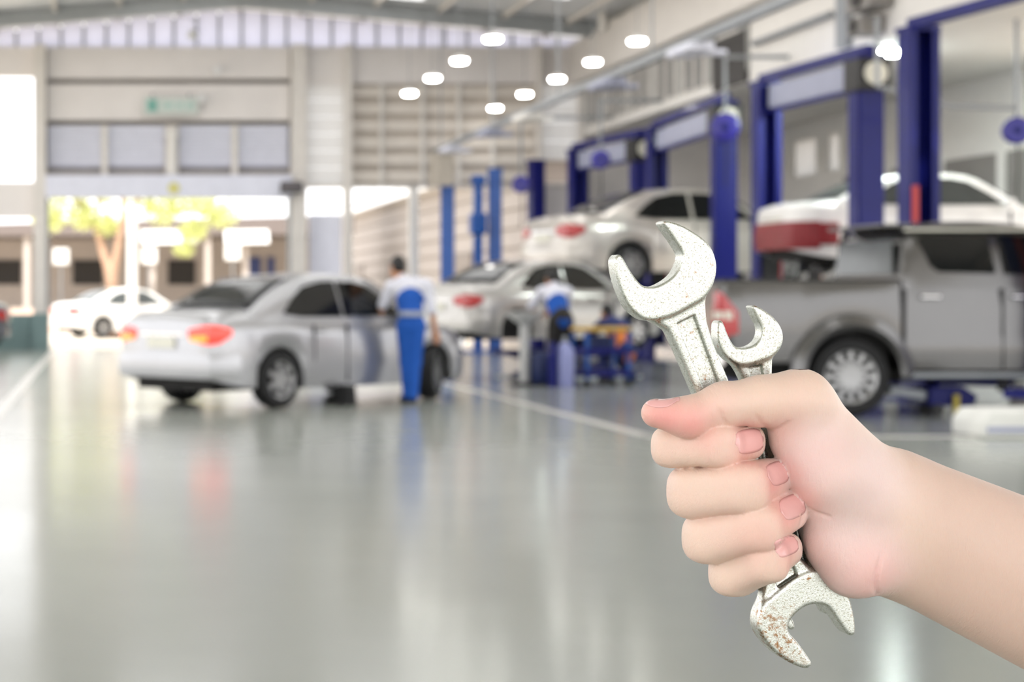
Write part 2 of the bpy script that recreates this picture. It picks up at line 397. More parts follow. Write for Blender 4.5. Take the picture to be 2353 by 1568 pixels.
box('opening_shade_panel', DARK, XG - 0.06, XG, 28.55, 30.1, 4.74, 5.6, gal)  # flat dark panel, shade inside the opening put into its colour
MB().cyl((XG - 0.06, 25.2, 5.3), (XG - 0.06, 28.2, 5.3), 0.05).build('pipe', STEEL, gal, smooth=True)
box('conduit', STEEL, XG - 0.1, XG, 24.6, 24.95, 4.75, 5.84, gal)
MB().cyl((10.2, 35.5, 6.6), (10.2, 35.5, 7.0), 0.09).build('drain_pipe', WHITE, gal, smooth=True)
for i, (y0, z0, s_) in enumerate(((23.3, 5.1, 0.75), (23.55, 4.78, 0.45))):
    ac = empty('condenser_unit', (XG - 0.02, y0, z0), 0, ('dark condenser unit on the gallery wall, upper and larger', 'dark condenser unit on the gallery wall, lower and smaller')[i], 'air conditioner', 'condenser units')
    MB().box(-0.32, 0, 0, s_, 0, s_ * 0.55).build('casing', GREYP, ac, bevel=0.02)
    MB().lathe([(s_ * 0.2, 0), (s_ * 0.22, -0.03), (0.03, -0.03), (0, -0.02)], (-0.325, s_ / 2, s_ * 0.27), (1, 0, 0)).build('fan_grille', DARK, ac)
# recessed lower wall with window holes
XW = 14.2
rw = MB()
rw.box(XW, XW + 0.25, 25, 38.5, 0, 3.64); rw.box(XW, XW + 0.25, 25, 38.5, 4.36, 4.86)
for a, b in ((25, 33.5), (34.1, 34.6), (35.8, 38.5)): rw.box(XW, XW + 0.25, a, b, 3.64, 4.36)
wr = struct(rw.build('wall_right', WHITE), 'white side wall behind the car lifts')
for i, (a, b) in enumerate(((33.5, 34.1), (34.6, 35.8))):
    wn = struct(MB().box(XW - 0.03, XW + 0.02, a - 0.05, b + 0.05, 3.6, 3.64).box(XW - 0.03, XW + 0.02, a - 0.05, b + 0.05, 4.36, 4.4).box(XW - 0.03, XW + 0.02, a - 0.05, a, 3.64, 4.36).box(XW - 0.03, XW + 0.02, b, b + 0.05, 3.64, 4.36).build('window_%d' % (4 + i), WHITE), ('narrow bright window in the side wall', 'wide bright window in the side wall')[i])
    box('pane', PANE, XW + 0.05, XW + 0.06, a, b, 3.64, 4.36, wn)
y = 25.4
while y < 33:
    box('wall_panel', GREYP, XW - 0.04, XW, y + 0.12, y + 1.88, 2.62, 3.48, wr)
    box('wall_panel', GREYP, XW - 0.04, XW, y + 0.12, y + 1.88, 1.2, 2.5, wr)
    box('panel_post', WHITE, XW - 0.08, XW, y - 0.1, y + 0.1, 0, 3.6, wr)
    y += 2.0

# ------------------------------------------------------------------ lamps
GLOW = mat('lamp_glow', (255, 252, 246), 0.5, emit=40.0)
def bay_lamp(x, y, z, label):
    t = empty('high_bay_lamp', (x, y, z), 0, label, 'ceiling lamp', 'high bay lamps in two rows')
    MB().lathe([(0, 0.08), (0.11, 0.08), (0.125, 0.09), (0.125, 0.12), (0.11, 0.13), (0, 0.13)], (0, 0, 0), (0, 0, 1), 28).build('diffuser', GLOW, t, smooth=True)
    MB().lathe([(0.14, 0.125), (0.13, 0.15), (0.07, 0.18), (0.05, 0.2), (0, 0.2)], (0, 0, 0), (0, 0, 1), 28).build('reflector', WHITE, t, smooth=True)
    MB().cyl((0, 0, 0.19), (0, 0, zr(x) - z - 0.1), 0.006, 8).build('rod', STEEL, t)
names = ('nearest', 'second nearest', 'middle', 'fourth', 'farthest')
for i, o_ in enumerate((585, 535, 495, 460)):
    bay_lamp(6.13, 4 * F_PX / o_, CAMZ + 4 - 0.11, '%s lamp of the left row hanging before the louvred wall' % ('nearest', 'second nearest', 'third nearest', 'farthest')[i])
for i, o_ in enumerate((580, 532, 493, 458, 426)):
    bay_lamp(8.47, 4 * F_PX / o_, CAMZ + 4 - 0.11, '%s lamp of the right row hanging beside the gallery' % names[i])
sl = empty('soffit_light', (11.2, 24.8, 4.72), 0, 'bright light under the gallery next to the tallest blue post', 'ceiling light')
MB().box(-0.25, 0.25, -0.25, 0.25, -0.05, -0.02).build('diffuser', mat('soffit_glow', (240, 255, 250), 0.5, emit=230.0), sl)
MB().box(-0.28, 0.28, -0.28, 0.28, -0.03, 0).build('frame', WHITE, sl)
for i, (px, py, w_, h_) in enumerate(((440, 78, 22, 40), (497, 158, 18, 26), (462, 222, 18, 22))):  # white heads invented to stand for unidentified pale spots
    t = empty('invented_fixture', (bx(px), YB - 0.02, bz(py)), 0, ('small invented white fixture high on the gable sheets', 'small invented white fixture on the upper lintel panel', 'small invented white fixture by the end of the hanging sign')[i], 'fitting', 'invented white wall fixtures')
    a, b = w_ / 208.0, h_ / 208.0
    MB().lathe([(0, -0.14), (a, -0.14), (a * 0.9, -0.02), (0, 0)], (0, -0.1, 0), (0, 0.85, 0.5), 16).build('pale_head', mat('spot_white', (246, 246, 246), 0.3), t, smooth=True)
    MB().box(-0.02, 0.02, -0.12, 0.14, -0.03, 0.02).build('bracket', STEEL, t)

# ------------------------------------------------------------------ extraction rail and hanging reels
rl = empty('extraction_rail', (7.07, 17.2, 4.28), 0, 'long grey overhead exhaust rail running toward the end wall', 'rail')
MB().box(-0.05, 0.05, 0, 20.0, -0.05, 0.05).build('rail_profile', STEEL, rl)
for y in (0.6, 5.2, 9.8, 14.4, 19.2): MB().cyl((0, y, 0.05), (0, y, zr(7.07) - 4.28 - 0.1), 0.014, 8).build('hanger_rod', STEEL, rl)
for i, y in enumerate((3.75, 7.2, 11.8, 14.6, 18.2)): MB().box(-0.16, 0.16, y - 0.4, y + 0.4, -0.15, -0.05).box(-0.2, 0.42, y - 0.1, y + 0.1, -0.16, -0.1).build('trolley', (LAV, GREYB, WHITE, GREYB, LAV)[i], rl, bevel=0.02)
box('end_box', mat('beige_box', (186, 178, 166), 0.6), -0.12, 0.3, 19.3, 19.8, -0.75, -0.05, rl)
def reel(x, y, z, r, ztop, label):
    t = empty('hose_reel', (x, y, z), 0, label, 'hose reel', 'hanging blue hose reels')
    MB().lathe([(0, -0.09), (r * 0.8, -0.09), (r, -0.06), (r, 0.06), (r * 0.8, 0.09), (0, 0.09)], (0, 0, 0), (0.35, 1, 0), 28).build('drum', PURPLE, t, smooth=True)
    MB().lathe([(0, -0.1), (r * 0.3, -0.1), (r * 0.3, 0.1), (0, 0.1)], (0, 0, 0), (0.35, 1, 0), 16).build('hub', BLUE, t, smooth=True)
    MB().cyl((0, 0, r * 0.5), (0, 0, ztop - z), 0.025, 10).build('drop_pipe', STEEL, t, smooth=True)
    MB().tube([(0, -0.02, -r * 0.95), (0.01, -0.02, -r - 0.3), (0.0, 0, -r - 0.7)], 0.012).build('hose_end', BLACK, t)
    return t
reel(11.55, 22.0, 3.31, 0.17, 4.74, 'blue hose reel at the right edge on a bent pipe')
reel(9.62, 26.9, 3.82, 0.22, 4.9, 'blue hose reel hanging beside the red striped lift post')
reel(9.44, 33.0, 3.79, 0.18, 4.9, 'blue hose reel above the boot of the raised sedan')
reel(8.7, 36.2, 3.52, 0.18, 4.9, 'farthest blue hose reel near the bright corner panes')
for x, y in ((9.62, 26.9), (9.44, 33.0), (8.7, 36.2)):
    box('reel_arm', STEEL, x - 0.03, XG + 0.02, y - 0.03, y + 0.03, 4.88, 4.94, gal)
ap = empty('air_pipe', (10.6, 22.0, 3.6), 0, 'thin grey pipe reaching out to the reel at the right edge', 'pipe')
MB().tube([(-0.9, -0.2, 0.25), (0.1, 0, 0.02), (0.95, 0, 0.0)], 0.03).build('pipe_run', STEEL, ap); MB().cyl((-0.9, -0.2, 0.25), (-0.9, -0.2, 1.12), 0.03).build('riser', STEEL, ap)
# ------------------------------------------------------------------ vehicles
def paint(name, col, metal=0.45, rough=0.28): return mat(name, col, rough, metal=metal, coat=0.6, var=0.02, scale=2)
SILVER = paint('silver_paint', (170, 170, 172), 0.7); CHAMP = paint('champagne_paint', (198, 192, 184), 0.35); PWHITE = paint('white_car_paint', (236, 234, 230), 0.05, 0.35)
SILVER2 = paint('pale_silver_paint', (184, 181, 176), 0.4); TRUCKP = paint('truck_silver', (100, 99, 98), 0.85, 0.22); GRAPH = paint('graphite_paint', (96, 98, 104), 0.4)
GLASS = mat('car_glass', (12, 15, 16), 0.06, var=0.1, spec=0.4)
GLASS2 = mat('car_glass_pale', (70, 75, 74), 0.1, var=0.1, spec=0.4)
LAMP = mat('tail_red', (176, 16, 16), 0.2, coat=0.8, emit=0.05); LAMP_ON = mat('tail_red_lit', (255, 52, 34), 0.2, coat=0.8, emit=0.9); AMBER = mat('indicator_amber', (255, 150, 40), 0.2, coat=0.6, emit=0.9)
TRIM = mat('black_trim', (30, 30, 31), 0.5); RIM = mat('alloy', (168, 168, 168), 0.3, metal=0.8, var=0.05); UNDER = mat('underbody', (34, 33, 32), 0.8); PLATE = mat('number_plate', (222, 220, 206), 0.4); CHROME = mat('chrome', (210, 210, 212), 0.12, metal=1.0)
def wheel_meshes(r, w, spokes):
    t = MB().lathe([(r * 0.66, -w / 2), (r * 0.9, -w / 2 - 0.005), (r * 0.98, -w * 0.38), (r, 0), (r * 0.98, w * 0.38), (r * 0.9, w / 2 + 0.005), (r * 0.66, w / 2), (r * 0.64, 0), (r * 0.66, -w / 2)], (0, 0, 0), (0, 1, 0), 36)
    tm = t.mesh('tyre')
    m = MB().lathe([(r * 0.64, -w * 0.47), (r * 0.67, -w * 0.49), (r * 0.67, -w * 0.44), (r * 0.6, -w * 0.4), (r * 0.6, w * 0.4), (r * 0.66, w * 0.48)], (0, 0, 0), (0, 1, 0), 36)
    m.lathe([(0, -w * 0.42), (r * 0.12, -w * 0.42), (r * 0.14, -w * 0.36), (r * 0.14, w * 0.1), (0, w * 0.1)], (0, 0, 0), (0, 1, 0), 18)
    for k in range(spokes):
        a = 2 * math.pi * k / spokes; c, s = math.cos(a), math.sin(a)
        m.bar((c * r * 0.1, -w * 0.38, s * r * 0.1), (c * r * 0.62, -w * 0.40, s * r * 0.62), 0.045 * r / 0.31 * 7 / spokes + 0.012, 0.03, (0, 1, 0))
    rm = m.mesh('rim')
    dk = MB().lathe([(0, -w * 0.2), (r * 0.6, -w * 0.2)], (0, 0, 0), (0, 1, 0), 24).mesh('brake_disc')
    for me in (tm, rm, dk):
        for p in me.polygons: p.use_smooth = True
        me.set_sharp_from_angle(angle=R(40))
    tm.materials.append(BLACK); rm.materials.append(RIM); dk.materials.append(mat('brake_dark', (60, 58, 56), 0.5, metal=0.5))
    return tm, rm, dk
WS = wheel_meshes(0.315, 0.20, 7); WT = wheel_meshes(0.41, 0.26, 12)
def put_wheel(ms, parent, x, y, z, right, steer=0.0):
    t = inst(ms[0], 'wheel', None, parent, (x, y, z), (0, 0, (0 if right else math.pi) + steer))
    inst(ms[1], 'rim', None, t); inst(ms[2], 'brake_disc', None, t)
def arch_z(x, sill, arches, Rr, wc):
    z = sill
    for c in arches:
        if abs(x - c) < Rr: z = max(z, wc + math.sqrt(Rr * Rr - (x - c) ** 2))
    return z
def stations(x0, x1, arches, Rr, step=0.16):
    xs = list(np.arange(x0, x1, step)) + [x1]
    for c in arches:
        xs = [x for x in xs if abs(x - c) > Rr + 0.03]
        xs += [c + Rr * math.cos(a) for a in np.linspace(0, math.pi, 15)] + [c - Rr - 0.003, c + Rr + 0.003]
    return sorted(x for x in set(round(float(v), 4) for v in xs) if x0 <= x <= x1)
def strip(pts, z0, z1, off, name, m, parent, bulge=0.0):
    """band wrapped round a corner: pts are (x, y) in plan, pushed outward by off"""
    P = [Vector((p[0], p[1])) for p in pts]; rows = []
    for i, p in enumerate(P):
        d = (P[min(i + 1, len(P) - 1)] - P[max(i - 1, 0)]).normalized(); n = Vector((d.y, -d.x))
        if n.dot(p - Vector((1.3, 0))) < 0: n = -n
        a = z0[i] if isinstance(z0, (list, tuple)) else z0; b = z1[i] if isinstance(z1, (list, tuple)) else z1
        q = p + n * off; q2 = p + n * (off + bulge); c = p - n * 0.03; mz = (a + b) / 2
        rows.append([(c.x, c.y, a), (q.x, q.y, a), (q2.x, q2.y, mz), (q.x, q.y, b), (c.x, c.y, b)])
    mb = MB().grid(rows, True); n = len(rows[0]); L = len(mb.v); mb.f += [tuple(range(n)), tuple(range(L - n, L))]
    return mb.build(name, m, parent, smooth=True)

def sedan(label, loc, rz, pm, scale=1.0, group=None, lit=False, glass=None, red_bumper=False, skip=(), steer=0.0, z=0.0, lid=0.0, lamps=True):
    glass = glass or GLASS
    root = empty('car', (loc[0], loc[1], z), rz, label, 'car', group, scale)
    WC, RR, AR = 0.315, 0.365, (0.0, 2.6)
    hx = [-0.985, -0.95, -0.86, -0.7, -0.4, 0, 1.3, 2.6, 3.05, 3.3, 3.45, 3.53]; hw = [0.60, 0.71, 0.775, 0.815, 0.84, 0.852, 0.852, 0.845, 0.80, 0.70, 0.57, 0.42]
    sx = [-0.985, -0.9, -0.5, 0, 1.3, 2.3, 2.8, 3.3, 3.53]; sz = [0.90, 0.955, 0.965, 0.955, 0.925, 0.90, 0.85, 0.72, 0.58]
    dx = [-0.985, -0.93, -0.6, -0.2, 0.4, 2.0, 2.3, 2.9, 3.35, 3.53]; dz = [0.96, 1.035, 1.065, 1.06, 1.0, 0.98, 0.985, 0.90, 0.74, 0.60]
    lx = [-0.985, -0.8, -0.5, 0.4, 2.2, 3.1, 3.53]; lz = [0.36, 0.30, 0.24, 0.205, 0.205, 0.23, 0.28]
    rows = []
    for x in [-0.985, -0.97] + [q for q in stations(-0.95, 3.53, AR, RR) if q > -0.96]:
        h = np.interp(x, hx, hw); s = np.interp(x, sx, sz); d = np.interp(x, dx, dz); b = arch_z(x, np.interp(x, lx, lz), AR, RR, WC)
        e = s - b
        half = [(h - 0.14, b), (h * 0.975, b), (h * 0.995, b + 0.25 * e), (h, b + 0.5 * e), (h * 0.99, b + 0.78 * e), (h * 0.955, s - 0.02), (h * 0.90, s + (d - s) * 0.45), (h * 0.72, d - 0.008), (h * 0.36, d + 0.006)]
        rows.append([(x, -y, zz) for y, zz in half] + [(x, 0, d + 0.012)] + [(x, y, zz) for y, zz in half[::-1]])
    mb = MB().grid(rows); n = len(rows[0]); L = len(mb.v); mb.f += [tuple(range(n)), tuple(range(L - n, L))]
    mb.build('body', pm, root, smooth=True, angle=50)
    MB().box(-0.8, 3.35, -0.6, 0.6, 0.2, 0.5).box(-0.34, 0.34, -0.72, 0.72, 0.42, 0.72).box(2.26, 2.94, -0.72, 0.72, 0.42, 0.72).build('underbody', UNDER, root)
    # cabin
    tx = [-0.36, -0.1, 0.2, 0.45, 0.75, 1.15, 1.5, 1.75, 2.05, 2.34]; tz = [1.055, 1.20, 1.345, 1.42, 1.462, 1.478, 1.458, 1.395, 1.20, 0.99]
    def hy(zz): return 0.795 - (zz - 0.93) * 0.37
    rows = []
    for x in np.linspace(-0.36, 2.34, 28):
        t = max(np.interp(x, tx, tz), 0.965); a = hy(0.92)
        half = [(a, 0.90), (hy(0.92 + (t - 0.92) * 0.5) + 0.012, 0.92 + (t - 0.92) * 0.5), (hy(t - 0.045), max(t - 0.045, 0.925)), (hy(t) - 0.05, t - 0.012), (hy(t) - 0.2, t + 0.004)]
        rows.append([(x, -y, zz) for y, zz in half] + [(x, 0, t + 0.015)] + [(x, y, zz) for y, zz in half[::-1]])
    mb = MB().grid(rows); n = len(rows[0]); L = len(mb.v); mb.f += [tuple(range(n)), tuple(range(L - n, L))]
    mb.build('cabin', pm, root, smooth=True, angle=60)
    wins = [[(0.10, 1.035), (0.30, 1.20), (0.50, 1.325), (0.80, 1.385), (1.03, 1.392), (1.03, 0.995), (0.4, 1.0)], [(1.09, 0.995), (1.09, 1.39), (1.35, 1.385), (1.58, 1.335), (1.85, 1.17), (2.06, 1.0)]]
    for sgn in (-1, 1):
        for wv in wins:
            pts = [(x, sgn * (hy(zz) + 0.012), zz) for x, zz in wv]
            MB().prism(pts, (0, sgn * 0.012, 0)).build('side_window', glass, root)
        MB().box(2.0, 2.12, min(sgn * 0.83, sgn * 0.99), max(sgn * 0.83, sgn * 0.99), 0.96, 1.08).build('mirror', pm, root, bevel=0.03)
        for x in (0.62, 1.62): MB().box(x - 0.1, x + 0.1, min(sgn * 0.84, sgn * 0.872), max(sgn * 0.84, sgn * 0.872), 0.84, 0.87).build('door_handle', pm, root, bevel=0.01)
        for x in (0.52, 1.06, 2.12): MB().box(x - 0.006, x + 0.006, min(sgn * 0.8, sgn * 0.8575), max(sgn * 0.8, sgn * 0.8575), 0.27 if x > 1 else 0.5, 0.9).build('door_gap', TRIM, root)
    def screen(xa, xb, ins, name, up):
        r_ = []
        for x in np.linspace(xa, xb, 7):
            t = np.interp(x, tx, tz); w_ = hy(t) - ins; r_.append([(x + up * 0.012, q * w_, t + 0.022 - 0.018 * abs(q) ** 2) for q in np.linspace(-1, 1, 9)])
        return MB().grid(r_).build(name, glass, root, smooth=True, solid=0.012)
    screen(-0.30, 0.42, 0.10, 'rear_window', -1); screen(1.66, 2.27, 0.07, 'windscreen', 1)
    plan = [(-0.985, 0.30), (-0.985, 0.60), (-0.95, 0.71), (-0.86, 0.775), (-0.7, 0.815)]
    for sgn in (-1, 1) if lamps else ():
        P = [(x, sgn * y) for x, y in [(-0.985, 0.43), (-0.985, 0.60), (-0.95, 0.71), (-0.86, 0.775), (-0.72, 0.81)]]
        tl = strip(P, [0.78, 0.72, 0.70, 0.72, 0.80], [0.87, 0.90, 0.91, 0.90, 0.87], 0.004, 'tail_light', LAMP_ON if lit else LAMP, root, 0.015)
        P2 = [(-0.987, sgn * 0.46), (-0.987, sgn * 0.60), (-0.955, sgn * 0.69)]
        strip(P2, [0.745, 0.735, 0.74], [0.79, 0.80, 0.80], 0.02, 'indicator', AMBER if lit else LAMP, tl)
        P3 = [(3.3, sgn * 0.70), (3.45, sgn * 0.57), (3.53, sgn * 0.40)]
        strip(P3, 0.60, [0.70, 0.66, 0.62], 0.004, 'head_light', CHROME, root, 0.01)
    bp = [(-0.62, -0.83), (-0.86, -0.775), (-0.95, -0.71), (-0.985, -0.60), (-0.995, -0.3), (-0.998, 0), (-0.995, 0.3), (-0.985, 0.60), (-0.95, 0.71), (-0.86, 0.775), (-0.62, 0.83)]
    strip(bp, 0.36 if red_bumper else 0.34, 0.76 if red_bumper else 0.60, 0.02, 'rear_bumper', mat('dark_red_plastic', (132, 26, 32), 0.45) if red_bumper else pm, root, 0.025)
    if red_bumper: MB().box(-0.68, -0.36, -0.885, -0.84, 0.42, 0.74).build('side_cladding', MATS['dark_red_plastic'], root, bevel=0.02)
    MB().box(-1.012, -0.985, -0.22, 0.22, 0.66, 0.78).build('number_plate', PLATE, root, bevel=0.004)
    MB().box(-1.0, -0.985, -0.36, 0.36, 0.80, 0.82).build('boot_trim', CHROME, root)
    for i, (x, y) in enumerate(((0, -0.745), (0, 0.745), (2.6, -0.745), (2.6, 0.745))):
        if i not in skip: put_wheel(WS, root, x, y, WC, y < 0, steer if x > 1 else 0)
    if lid:
        a = R(lid); c, s = math.cos(a), math.sin(a)
        MB().prism([(-0.38, -0.62, 1.09), (-0.38, 0.62, 1.09), (-0.38 - 0.6 * c, 0.58, 1.09 + 0.6 * s), (-0.38 - 0.6 * c, -0.58, 1.09 + 0.6 * s)], (0.03 * s, 0, 0.03 * c)).build('boot_lid', pm, root)
    return root

a40 = R(40)
sedan('silver sedan in the middle of the hall with lit red tail lights', (1.40, 19.55), a40, SILVER, lit=True, steer=R(26))
blk = empty('rubber_wheel_chock', (2.72, 19.45, 0), a40, 'small black block on the floor under the side of the silver sedan', 'chock')
MB().prism([(-0.09, -0.09, 0), (0.09, -0.09, 0), (0.06, -0.09, 0.2), (-0.06, -0.09, 0.2)], (0, 0.18, 0)).build('block', BLACK, blk, bevel=0.01); MB().box(-0.07, 0.07, -0.07, 0.07, 0.195, 0.23).build('pad', TRIM, blk)
sedan('champagne white sedan raised high on a two post lift', (8.55, 29.8), R(13), CHAMP, scale=1.12, z=1.385)
sedan('pale silver small sedan raised low behind the standing mechanic, rear wheel removed', (5.52, 25.3), R(30), SILVER2, scale=0.90, z=0.42, skip=(0,))
sedan('white car raised on a lift with dark red lower bumper', (10.38, 24.55), R(0), PWHITE, z=1.52, scale=0.95, red_bumper=True, lamps=False, glass=GLASS2)  # paler glass colour stands in for sky reflected in the rear window
sedan('white car parked in the sun outside the roller door', (-0.35, 49.3), R(28), PWHITE, glass=GLASS2, scale=0.95)
sedan('dark grey car at the left edge with only its tail in view', (-2.95, 36.3), R(180), GRAPH)

# pickup
def pickup(label, loc, rz):
    root = empty('pickup_truck', (loc[0], loc[1], 0), rz, label, 'pickup truck')
    pm = TRUCKP; WC, RR = 0.415, 0.50
    # bed: two side panels, tailgate, floor, front board
    for sgn in (-1, 1):
        rows = []
        for x in stations(-1.30, 0.50, (0.0,), RR, 0.12):
            b = arch_z(x, 0.56 if x < 0 else 0.5, (0.0,), RR, WC); e = 1.37 - b; k = 0.02 if x < -1.2 else 0
            rows.append([(x, sgn * (0.80 - k), b), (x, sgn * (0.875 - k), b), (x, sgn * (0.89 - k), b + 0.35 * e), (x, sgn * (0.885 - k), b + 0.7 * e), (x, sgn * (0.865 - k), b + 0.93 * e), (x, sgn * (0.85 - k), 1.37), (x, sgn * 0.78, 1.37), (x, sgn * 0.78, 0.95)])
        MB().grid(rows).build('bed_side', pm, root, smooth=True, solid=0.012, angle=45)
        MB().box(-1.3, 0.5, min(sgn * 0.77, sgn * 0.86), max(sgn * 0.77, sgn * 0.86), 1.372, 1.40).build('bed_rail', TRIM, root, bevel=0.01)
        prof = [(RR - 0.02, -0.0), (RR - 0.02, 0.06), (RR + 0.03, 0.075), (RR + 0.12, 0.045), (RR + 0.14, 0.0)]
        MB().lathe([(r, h * sgn * 1.3) for r, h in prof], (0, sgn * 0.872, WC), (0, 1, 0), 28, 180 if True else 0, 360).build('wheel_flare', pm, root, smooth=True)
        P = [(-1.315, sgn * 0.70), (-1.315, sgn * 0.82), (-1.29, sgn * 0.875), (-1.14, sgn * 0.895)]
        tl = strip(P, [0.80, 0.80, 0.80, 0.84], [1.27, 1.27, 1.25, 1.06], 0.004, 'tail_light', LAMP, root, 0.012)
        P = [(-1.317, sgn * 0.74), (-1.317, sgn * 0.82), (-1.292, sgn * 0.87), (-1.2, sgn * 0.893)]
        strip(P, 0.99, 1.07, 0.018, 'reverse_light', PLATE, tl)
    MB().box(-1.31, -1.25, -0.78, 0.78, 0.60, 1.36).build('tailgate', pm, root, bevel=0.02)
    MB().box(-1.325, -1.30, -0.16, 0.16, 1.12, 1.22).build('tailgate_handle', TRIM, root, bevel=0.01)
    MB().box(-1.25, 0.5, -0.78, 0.78, 0.86, 0.95).build('bed_floor', TRIM, root); MB().box(0.44, 0.5, -0.8, 0.8, 0.9, 1.36).build('bed_front', pm, root)
    MB().box(-1.42, -1.27, -0.88, 0.88, 0.50, 0.68).build('rear_bumper', CHROME, root, bevel=0.03)
    MB().box(-1.0, 3.8, -0.55, 0.55, 0.36, 0.62).box(-0.45, 0.45, -0.74, 0.74, 0.6, 0.9).box(2.63, 3.53, -0.74, 0.74, 0.6, 0.86).build('chassis', UNDER, root)
    # cab lower body and bonnet
    hx = [0.54, 1.0, 3.08, 3.6, 3.9, 4.02]; hw = [0.875, 0.89, 0.89, 0.86, 0.74, 0.5]
    dx = [0.54, 2.2, 2.45, 3.3, 3.85, 4.02]; dz = [1.36, 1.34, 1.34, 1.24, 1.08, 0.9]
    rows = []
    for x in stations(0.54, 4.02, (3.08,), RR):
        h = np.interp(x, hx, hw); d = np.interp(x, dx, dz); b = arch_z(x, 0.48, (3.08,), RR, WC); s = d - 0.04; e = s - b
        half = [(h - 0.15, b), (h * 0.985, b), (h, b + 0.22 * e), (h * 1.0, b + 0.38 * e), (h * 0.985, b + 0.44 * e), (h * 0.99, b + 0.75 * e), (h * 0.95, s), (h * 0.8, d), (h * 0.4, d + 0.02)]
        rows.append([(x, -y, zz) for y, zz in half] + [(x, 0, d + 0.025)] + [(x, y, zz) for y, zz in half[::-1]])
    mb = MB().grid(rows); n = len(rows[0]); L = len(mb.v); mb.f += [tuple(range(n)), tuple(range(L - n, L))]
    mb.build('cab_body', pm, root, smooth=True, angle=45)
    tx = [0.54, 0.60, 0.66, 0.9, 1.4, 1.75, 2.0, 2.3, 2.72]; tz = [1.5, 1.80, 1.935, 1.985, 1.995, 1.975, 1.92, 1.70, 1.33]
    def hy(zz): return 0.845 - (zz - 1.33) * 0.27
    rows = []
    for x in sorted(list(np.linspace(0.54, 2.72, 26)) + [0.57, 0.6, 0.63, 0.67]):
        t = max(np.interp(x, tx, tz), 1.36); half = [(hy(1.33), 1.28), (hy(1.33 + (t - 1.33) * 0.5) + 0.008, 1.33 + (t - 1.33) * 0.5), (hy(t - 0.05), t - 0.05), (hy(t) - 0.05, t - 0.01), (hy(t) - 0.2, t + 0.004)]
        rows.append([(x, -y, zz) for y, zz in half] + [(x, 0, t + 0.012)] + [(x, y, zz) for y, zz in half[::-1]])
    mb = MB().grid(rows); n = len(rows[0]); L = len(mb.v); mb.f += [tuple(range(n)), tuple(range(L - n, L))]
    mb.build('cab_roof', pm, root, smooth=True, angle=60)
    wins = [[(0.74, 1.80), (0.80, 1.84), (1.45, 1.845), (1.49, 1.46), (0.93, 1.475), (0.85, 1.53)], [(1.58, 1.455), (1.545, 1.845), (1.85, 1.83), (2.05, 1.74), (2.40, 1.45)]]
    for sgn in (-1, 1):
        for wv in wins: MB().prism([(x, sgn * (hy(zz) + 0.006), zz) for x, zz in wv], (0, sgn * 0.012, 0)).build('side_window', GLASS, root)
        MB().box(0.60, 2.0, min(sgn * 0.70, sgn * 0.76), max(sgn * 0.70, sgn * 0.76), 1.885, 1.91).build('rain_visor', PLATE, root, bevel=0.008)
        for x in (0.62, 1.52): MB().box(x - 0.03, x + 0.03, min(sgn * 0.68, sgn * 0.735), max(sgn * 0.68, sgn * 0.735), 1.875, 1.93).build('rack_mount', TRIM, root, bevel=0.01)
        for x in (0.54, 1.53, 2.5): MB().box(x - 0.008, x + 0.008, min(sgn * 0.8, sgn * 0.893), max(sgn * 0.8, sgn * 0.893), 0.5, 1.3).build('door_gap', TRIM, root)
        for x in (0.80, 1.72): MB().box(x - 0.1, x + 0.1, min(sgn * 0.86, sgn * 0.905), max(sgn * 0.86, sgn * 0.905), 1.20, 1.235).build('door_handle', CHROME, root, bevel=0.012)
        MB().box(0.55, 2.5, min(sgn * 0.7, sgn * 0.94), max(sgn * 0.7, sgn * 0.94), 0.40, 0.45).build('side_step', STEEL, root, bevel=0.015)
        MB().box(2.3, 2.45, min(sgn * 0.86, sgn * 1.08), max(sgn * 0.86, sgn * 1.08), 1.36, 1.52).build('mirror', CHROME, root, bevel=0.03)
    MB().prism([(0.535, -0.62, 1.80), (0.535, 0.62, 1.80), (0.51, 0.70, 1.45), (0.51, -0.70, 1.45)], (-0.012, 0, 0)).build('rear_window', GLASS2, root)
    MB().box(0.40, 0.72, -0.66, 0.66, 1.93, 1.965).build('roof_spoiler', pm, root, bevel=0.012)
    rows = []
    for x in np.linspace(2.06, 2.66, 6):
        t = np.interp(x, tx, tz); w_ = hy(t) - 0.06; rows.append([(x + 0.012, q * w_, t + 0.02 - 0.018 * q * q) for q in np.linspace(-1, 1, 7)])
    MB().grid(rows).build('windscreen', GLASS, root, smooth=True, solid=0.01)
    MB().box(3.98, 4.12, -0.8, 0.8, 0.5, 0.75).build('front_bumper', pm, root, bevel=0.05)
    for i, (x, y) in enumerate(((0, -0.76), (0, 0.76), (3.08, -0.76), (3.08, 0.76))): put_wheel(WT, root, x, y, 0.41, y < 0)
    return root
pickup('large silver double cab pickup truck in the near lift bay', (7.54, 18.42), 0.0)

